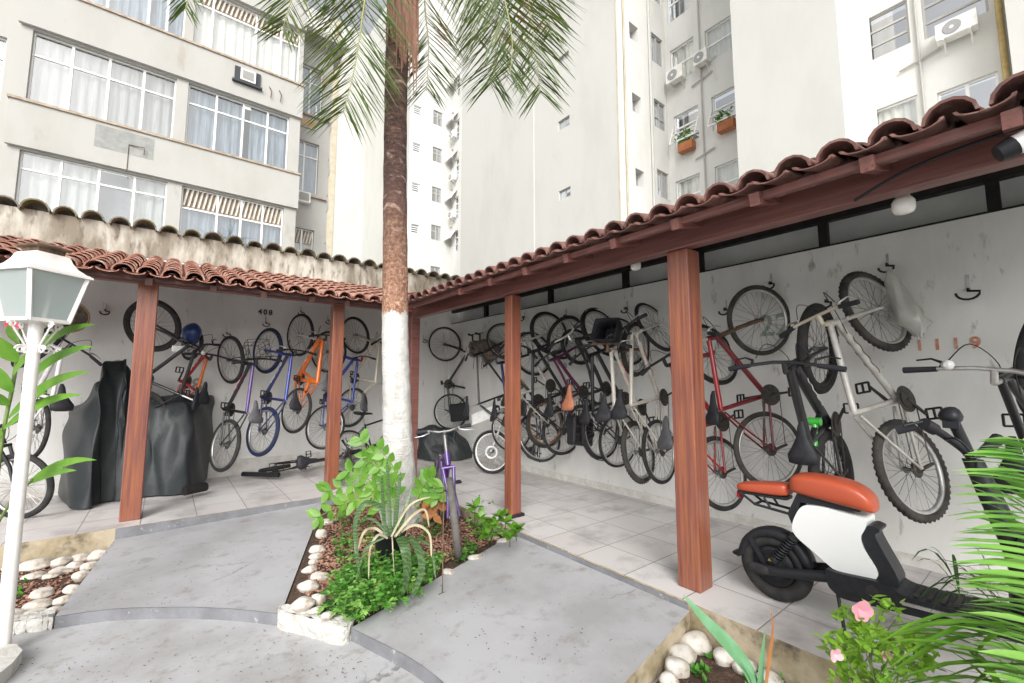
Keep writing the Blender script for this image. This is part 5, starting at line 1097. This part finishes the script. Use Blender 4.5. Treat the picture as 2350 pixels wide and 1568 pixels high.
for c, w, k in (([(888,1232),(872,1165),(838,1155),(817,1195),(818,1262),(826,1318)], .024, 0),([(918,1232),(932,1262),(936,1310),(928,1362)], .047, 0),([(940,1232),(962,1262),(968,1310),(945,1372)], .034, 0),([(896,1230),(893,1150),(888,1052)], .020, 0),([(906,1230),(912,1150),(920,1082)], .022, 0),([(884,1230),(880,1160),(876,1090)], .018, 0),([(914,1230),(930,1170),(945,1120)], .018, 0),
        ([(908,1230),(945,1185),(975,1170),(985,1210)], .012, 1),([(888,1232),(860,1212),(835,1222),(822,1260)], .013, 1),([(890,1235),(868,1228),(850,1260),(846,1330)], .012, 1),([(905,1232),(950,1205),(985,1225),(990,1280)], .012, 1),([(900,1232),(902,1270),(905,1320)], .006, 1),([(898,1232),(940,1160),(990,1140)], .010, 1),([(880,1235),(840,1260),(812,1350)], .010, 0),([(925,1235),(985,1250),(1000,1330)], .013, 0),([(890,1225),(850,1190),(800,1215)], .012, 0)):
    P = cr([pfw(x, y, D+U(-.08,.06)-max(0,y-1245)/125*.36) for x, y in c], 5); n = len(P); (ms if k else mb).strip(P, [w*.72*(.55+.6*math.sin(math.pi*min(1,.25+.75*i/(n-1)))) *(1 if i < n-1 else .05) for i in range(n)], -FW, .25); (ms if k else mb).build('dry_leaf' if k else 'leaf', M['straw' if k else 'snake'], sp); mb = MB(); ms = MB()
mb = MB(); ms = MB()
for (x, y) in ((1105,1190),(1130,1205),(1160,1200),(1185,1215),(1120,1225),(1090,1165),(1170,1230),(1150,1185)):
    c = pfw(x, y, 3.75); r = onz(x, y+30, -.1); ms.tube([r, c], .004, 4)
    for k in range(9): d = V((U(-1,1),U(-1,1),U(-.3,.6))).normalized(); leaf(mb, c, c+d*U(.07,.12), .03, ZUP, 0, (.1,.75,1,.9,.5,.04))
t = thing('leafy_plant', 'low broad leaved green plant at the foot of the middle post', 'plant', onz(1140,1240,-.1)); mb.build('foliage', M['leafg'], t); ms.build('stem', M['stem'], t)
mb = MB()
for (x, y) in ((995,1180),(985,1150),(1005,1165),(978,1170)):
    c = pfw(x, y, 4.2)
    for k in range(5): d = V((U(-1,1),U(-1,1),U(-.6,.4))).normalized(); leaf(mb, c, c+d*.12, .035, -FW)
tag(mb.build('dry_plant', M['dry']), 'withered orange leaves of a drying plant beside the palm trunk', 'plant')

# ------------------------------------------------------------------ stones
def stone(px, py, hw, hh, zg, lab, grp, m='stone', k=1.):
    p = onz(px, py+hh*.6, zg); dep = (p-CAMP).dot(FV); rx = hw*dep/1000; rz = max(.018, min(hh*dep/1000*.82, rx*.8)); ry = rx*U(.7,.9)
    Mr = Matrix.Rotation(-AZ+U(-.35,.35), 3, 'Z')@Matrix.Rotation(U(-.12,.12), 3, 'Y'); c = V((p.x,p.y,zg+rz*U(.40,.62)))
    mb = MB(); mb.ell(V((0,0,0)), rx, ry, rz, Mr, 20, 14, .055, RN.randint(0,9999)); o = mb.build('river_stone', M[m]); o.location = c; return tag(o, lab, 'stone', grp)
ORD = 'first second third fourth fifth sixth seventh eighth ninth tenth eleventh twelfth'.split()
row = [(695,1383,27,19),(708,1344,25,18),(732,1323,22,12),(711,1306,18,11),(719,1289,13,7),(725,1276,16,9),(728,1259,18,12),(738,1223,15,17),(749,1197,17,8)]
for i, q in enumerate(row): stone(*q, -.11, 'white river stone, %s from the front block along the palm bed edge' % ORD[i], 'stones along the palm bed edge')
for q, lb in (((732,1374,17,16),'round white stone inside the front corner of the palm bed'),((727,1400,17,9),'small white stone touching the front block of the palm bed'),((752,1412,14,10),'small white stone under the fern at the palm bed tip')): stone(*q, -.11, lb, 'stones along the palm bed edge')
for i, q in enumerate([(1029,1312,14,6),(1091,1280,18,9),(1155,1246,17,13),(1134,1233,14,6)]): stone(*q, -.11, 'pale stone on the right edge of the palm bed, %s from the front' % ORD[i], 'stones along the palm bed edge')
stone(1128,1197,9,6, -.11, 'small pale stone among the broad leaved plant by the middle post', 'stones along the palm bed edge')
LS = [(120,350,80,45,'mossy'),(370,320,155,72,''),(630,290,97,70,''),(840,250,95,45,''),(1030,230,100,80,''),(640,380,110,25,''),(360,435,100,38,''),(545,435,80,33,''),(790,330,70,50,''),(930,340,80,50,''),(845,440,80,70,''),(760,580,95,60,''),(440,620,112,50,''),(390,740,130,60,''),(660,690,100,55,''),(570,800,90,50,''),(120,850,110,65,''),(370,830,115,35,''),(70,605,70,30,''),(30,700,50,60,'')]
LL = ['greenish stone nearest the lamp post under the mossy kerb face','large oval white stone under the mossy kerb face','rounded white stone second along the mossy kerb face','flat white stone third along the mossy kerb face','white stone in the far corner of the left bed by the ramp','thin flat stone lying behind the small flat pair','small flat gray white stone in front of the large oval one','small flat stone right beside its flat gray neighbor','cream stone between the kerb row and the ramp row','broad white stone touching the ramp near the far corner','white stone upper middle of the row along the left ramp','pale stone middle of the row along the left ramp','flat pinkish stone lying alone on the bark','leaning oval stone touching the flat pinkish stone','white stone lower middle of the row along the left ramp','white stone at the front end of the row along the left ramp','large domed whitish stone behind the white front kerb','low stone half sunk behind the white front kerb','small cream stone beside the lamp post foot','brown tinted stone beside the lamp post foot']
for i, (cx, cy, hw, hh, _) in enumerate(LS): stone(cx*.2193, 1224+cy*.2193, hw*.2193, hh*.2193, -.195, LL[i]+' in left bed' if len(LL[i].split()) < 11 else LL[i], 'stones in the left bed')
RL = ['large pinkish white stone in the corner between ramp and kerb','pale stone second from the ramp corner in the right bed','pale stone third from the ramp corner in the right bed','pale stone at the bottom edge beside the right ramp','round dirty white stone standing alone beside the iris leaf','oval pinkish stone behind the iris leaves','pale stone at the bottom edge behind the dry iris leaf']
for i, (cx, cy, hw, hh) in enumerate([(330,750,180,130),(170,890,155,115),(110,1030,140,130),(30,1170,110,100),(640,910,130,120),(870,1020,125,110),(1140,1170,140,110)]): stone(1530+cx*.2083, 1316+cy*.2083, hw*.2083, hh*.2083, -.212, RL[i], 'stones in the right bed')

# ------------------------------------------------------------------ ground litter and ground cover
def inpoly(x, y, P):
    r = False; j = len(P)-1
    for i in range(len(P)):
        if (P[i][1] > y) != (P[j][1] > y) and x < (P[j][0]-P[i][0])*(y-P[i][1])/(P[j][1]-P[i][1])+P[i][0]: r = not r
        j = i
    return r
def scatter(P, n, fn):
    xs = [p[0] for p in P]; ys = [p[1] for p in P]; k = 0
    while k < n:
        x, y = U(min(xs), max(xs)), U(min(ys), max(ys))
        if inpoly(x, y, P): fn(x, y); k += 1
def peb(mb, x, y, z, r):
    rx, ry, rz = r*U(.6,1.2), r*U(.5,1), r*U(.35,.7); a = U(0,3.14); ca, sa = math.cos(a), math.sin(a)
    vs = []
    for dx, dy, dz in ((1,0,0),(0,1,0),(-1,0,0),(0,-1,0),(U(-.3,.3),U(-.3,.3),1),(0,0,-1)): X, Y = dx*rx, dy*ry; vs.append((x+X*ca-Y*sa, y+X*sa+Y*ca, z+dz*rz))
    mb.add(vs, [(0,1,4),(1,2,4),(2,3,4),(3,0,4),(1,0,5),(2,1,5),(3,2,5),(0,3,5)])
CB = [(.83,3.42),(.98,3.12),(2.62,3.52),(2.66,5.7),(1.66,5.7)]
mb = MB(); scatter(CB, 7500, lambda x, y: peb(mb, x, y, -.102+U(0,.012), U(.008,.020))); tag(mb.build('bark_gravel', M['peb']), 'reddish brown bark gravel covering the palm bed', 'gravel', kind='stuff')
mb = MB(); scatter([(-1.6,4.52),(-.6,4.5),(-.42,5.7),(-1.6,5.7)], 1500, lambda x, y: peb(mb, x, y, -.195+U(0,.008), U(.006,.022))); tag(mb.build('bark_mulch', M['peb']), 'dark bark mulch between the stones of the left bed', 'mulch', kind='stuff')
mb = MB(); scatter([(1.3,1.3),(1.3,-.5),(2.65,-.5),(2.65,1.5)], 900, lambda x, y: peb(mb, x, y, -.21+U(0,.004), U(.004,.012))); tag(mb.build('loose_soil', M['soil']), 'loose dark soil crumbs in the right bed', 'soil', kind='stuff')
def sprig(mb, p, r):
    for k in range(RN.randint(4,6)):
        a = U(0,6.28); d = V((math.cos(a),math.sin(a),U(.25,1.1))).normalized(); e = p+d*r*U(.7,1.2); sd = V((-math.sin(a),math.cos(a),0))
        for q in range(6):
            c = p.lerp(e, .25+.15*q)
            for s in (-1,1): leaf(mb, c, c+(sd*s+d*.6).normalized()*r*.30, r*.105, ZUP+V((U(-.5,.5),U(-.5,.5),0)), 0, (.2,1,.85,.05), .1)
def ffrond(mb, p, L, az):
    h = V((math.cos(az),math.sin(az),0)); sd = V((-h.y,h.x,0)); lift = U(.5,1.1); n = 9; P = []
    for q in range(n+1): f = q/n; P.append(p+h*(L*f*.8)+ZUP*(L*(lift*f-.75*f*f)))
    mb.tube(P[::3], .0012, 3)
    for q in range(2, n+1):
        f = q/n; l = L*.24*math.sin(math.pi*(.15+.8*f))+.006; t = (P[q]-P[q-1]).normalized()
        for s_ in (-1,1): leaf(mb, P[q], P[q]+(sd*s_+t*.55+ZUP*U(-.25,.25)).normalized()*l, l*.24, ZUP+V((U(-.4,.4),U(-.4,.4),0)), 0, (.4,1,.8,.05), .1)
def clover(mb, p, h):
    c = p+V((U(-.03,.03),U(-.03,.03),h)); mb.tube([p, c], .001, 3); a0 = U(0,6.28); tl = V((U(-.5,.5),U(-.5,.5),1))
    for k in range(3): a = a0+k*2.09; d = V((math.cos(a),math.sin(a),U(-.1,.25))); leaf(mb, c, c+d*U(.014,.026), .010, tl, 0, (.2,.8,1,.8,.2), .1)
mb = MB()
fp = [(760,1350),(800,1310),(860,1285),(950,1290),(985,1300),(1000,1325),(945,1360),(880,1395),(830,1418),(790,1425),(762,1390)]
def mixd(x, y, hmax=.13, k=1.):
    p = onz(x, y, -.105+U(0,hmax*.5)); mb.cur = RN.choice((0,0,0,1,1,2))
    if RN.random() < .55: ffrond(mb, p, U(.07,.15)*k, U(0,6.28))
    else:
        for _ in range(3): clover(mb, p+V((U(-.03,.03),U(-.03,.03),0)), U(.02,hmax))
scatter(fp, 620, mixd)
for P_, n in (([(1060,1150),(1120,1140),(1200,1200),(1190,1235),(1100,1240),(1065,1200)], 200), ([(1040,1265),(1085,1250),(1100,1275),(1050,1292)], 40), ([(765,1235),(810,1225),(815,1275),(770,1285)], 36), ([(760,1175),(860,1185),(850,1210),(760,1205)], 36), ([(985,1290),(1010,1285),(1000,1310)], 22), ([(960,1200),(1010,1190),(1010,1230),(970,1240)], 36), ([(830,1215),(870,1210),(860,1260),(835,1265)], 16)):
    scatter(P_, n, lambda x, y: mixd(x, y, .08, .75))
tag(mb.build('fern_ground_cover', [M['fern'], M['areca'], M['leafd']]), 'low bright green ferny ground cover spreading over the palm bed', 'ground cover', kind='stuff')
mb = MB()
for P_, n, z in (([(1600,1480),(1690,1450),(1700,1500),(1620,1560)], 5, -.2), ([(30,1330),(80,1330),(60,1370),(30,1365)], 4, -.19), ([(1560,1520),(1640,1540),(1600,1600)], 6, -.2), ([(1740,1500),(1800,1520),(1850,1600),(1700,1600)], 14, -.2)):
    def f_(x, y):
        p = onz(x, y, z)
        for k in range(5): d = V((U(-1,1),U(-1,1),U(.2,1))).normalized(); leaf(mb, p, p+d*U(.03,.06), .012, ZUP)
    scatter(P_, n, f_)
tag(mb.build('small_weeds', M['fern']), 'small green weeds sprouting among the bed stones', 'weeds', kind='stuff')
mb = MB()
def lit(x, y, z):
    p = onz(x, y, z); a = U(0,6.28); d = V((math.cos(a),math.sin(a),U(-.02,.08))); leaf(mb, p+ZUP*.004, p+ZUP*.004+d*U(.006,.024), U(.0015,.0045), ZUP, .1, (.2,1,.8,.1))
for P_, n, z in (([(280,1240),(700,1180),(700,1300),(620,1385),(160,1400)], 130, -.115), ([(20,1480),(640,1440),(900,1540),(900,1568),(30,1568)], 110, -.232), ([(900,1420),(1220,1250),(1500,1390),(1250,1560),(1050,1560)], 90, -.10)):
    scatter(P_, n, lambda x, y: lit(x, y, z))
tag(mb.build('leaf_litter', M['litter']), 'tiny dry leaves and dirt specks scattered over the gray ramps', 'leaf litter', kind='stuff')
p = onz(1015,1363,-.125); mb = MB(); mb.tube([p, p+V((0,0,.78))], .005, 6); mb.tube([p+V((-.03,.0,.004)), p+V((.03,0,.004))], .004, 5); tag(mb.build('metal_rod', M['rust']), 'thin rusty rod standing on the ramp edge before the purple bike', 'rod')

# ------------------------------------------------------------------ light, sky, camera
SE, SR = 34, 216
w = bpy.data.worlds.new('World'); S.world = w; w.use_nodes = True; n = w.node_tree; L = n.links.new
sky = n.nodes.new('ShaderNodeTexSky'); sky.sky_type = 'NISHITA'; sky.sun_disc = False; sky.sun_elevation = rad(SE); sky.sun_rotation = rad(SR); sky.air_density = 1; sky.dust_density = 4
hsv = n.nodes.new('ShaderNodeHueSaturation'); hsv.inputs['Saturation'].default_value = .12; hsv.inputs['Value'].default_value = 1.5
bg = n.nodes['Background']; bg.inputs[1].default_value = .15; L(sky.outputs[0], hsv.inputs['Color']); L(hsv.outputs[0], bg.inputs[0])
sl = bpy.data.lights.new('sun', 'SUN'); sl.energy = 1.3; sl.angle = rad(30); sl.color = (1,.97,.93); so = bpy.data.objects.new('sun', sl); COL.objects.link(so)
el, azs = rad(SE), rad(SR); d = V((math.sin(azs)*math.cos(el), math.cos(azs)*math.cos(el), math.sin(el))); so.rotation_euler = d.to_track_quat('Z', 'Y').to_euler(); so.location = d*30
cd = bpy.data.cameras.new('camera'); cam = bpy.data.objects.new('camera', cd); COL.objects.link(cam); cd.sensor_width = 36; cd.lens = 36*FP/2350; cd.clip_start = .05; cd.clip_end = 400
cam.location = CAMP; cam.rotation_euler = (rad(90)+PIT, 0, -AZ); S.camera = cam
S.view_settings.view_transform = 'Standard'; S.view_settings.look = 'None'; S.view_settings.gamma = 1; S.view_settings.exposure = .22
S.cycles.use_denoising = True; S.cycles.max_bounces = 8; S.cycles.diffuse_bounces = 5; S.cycles.transparent_max_bounces = 12
S.render.film_transparent = False
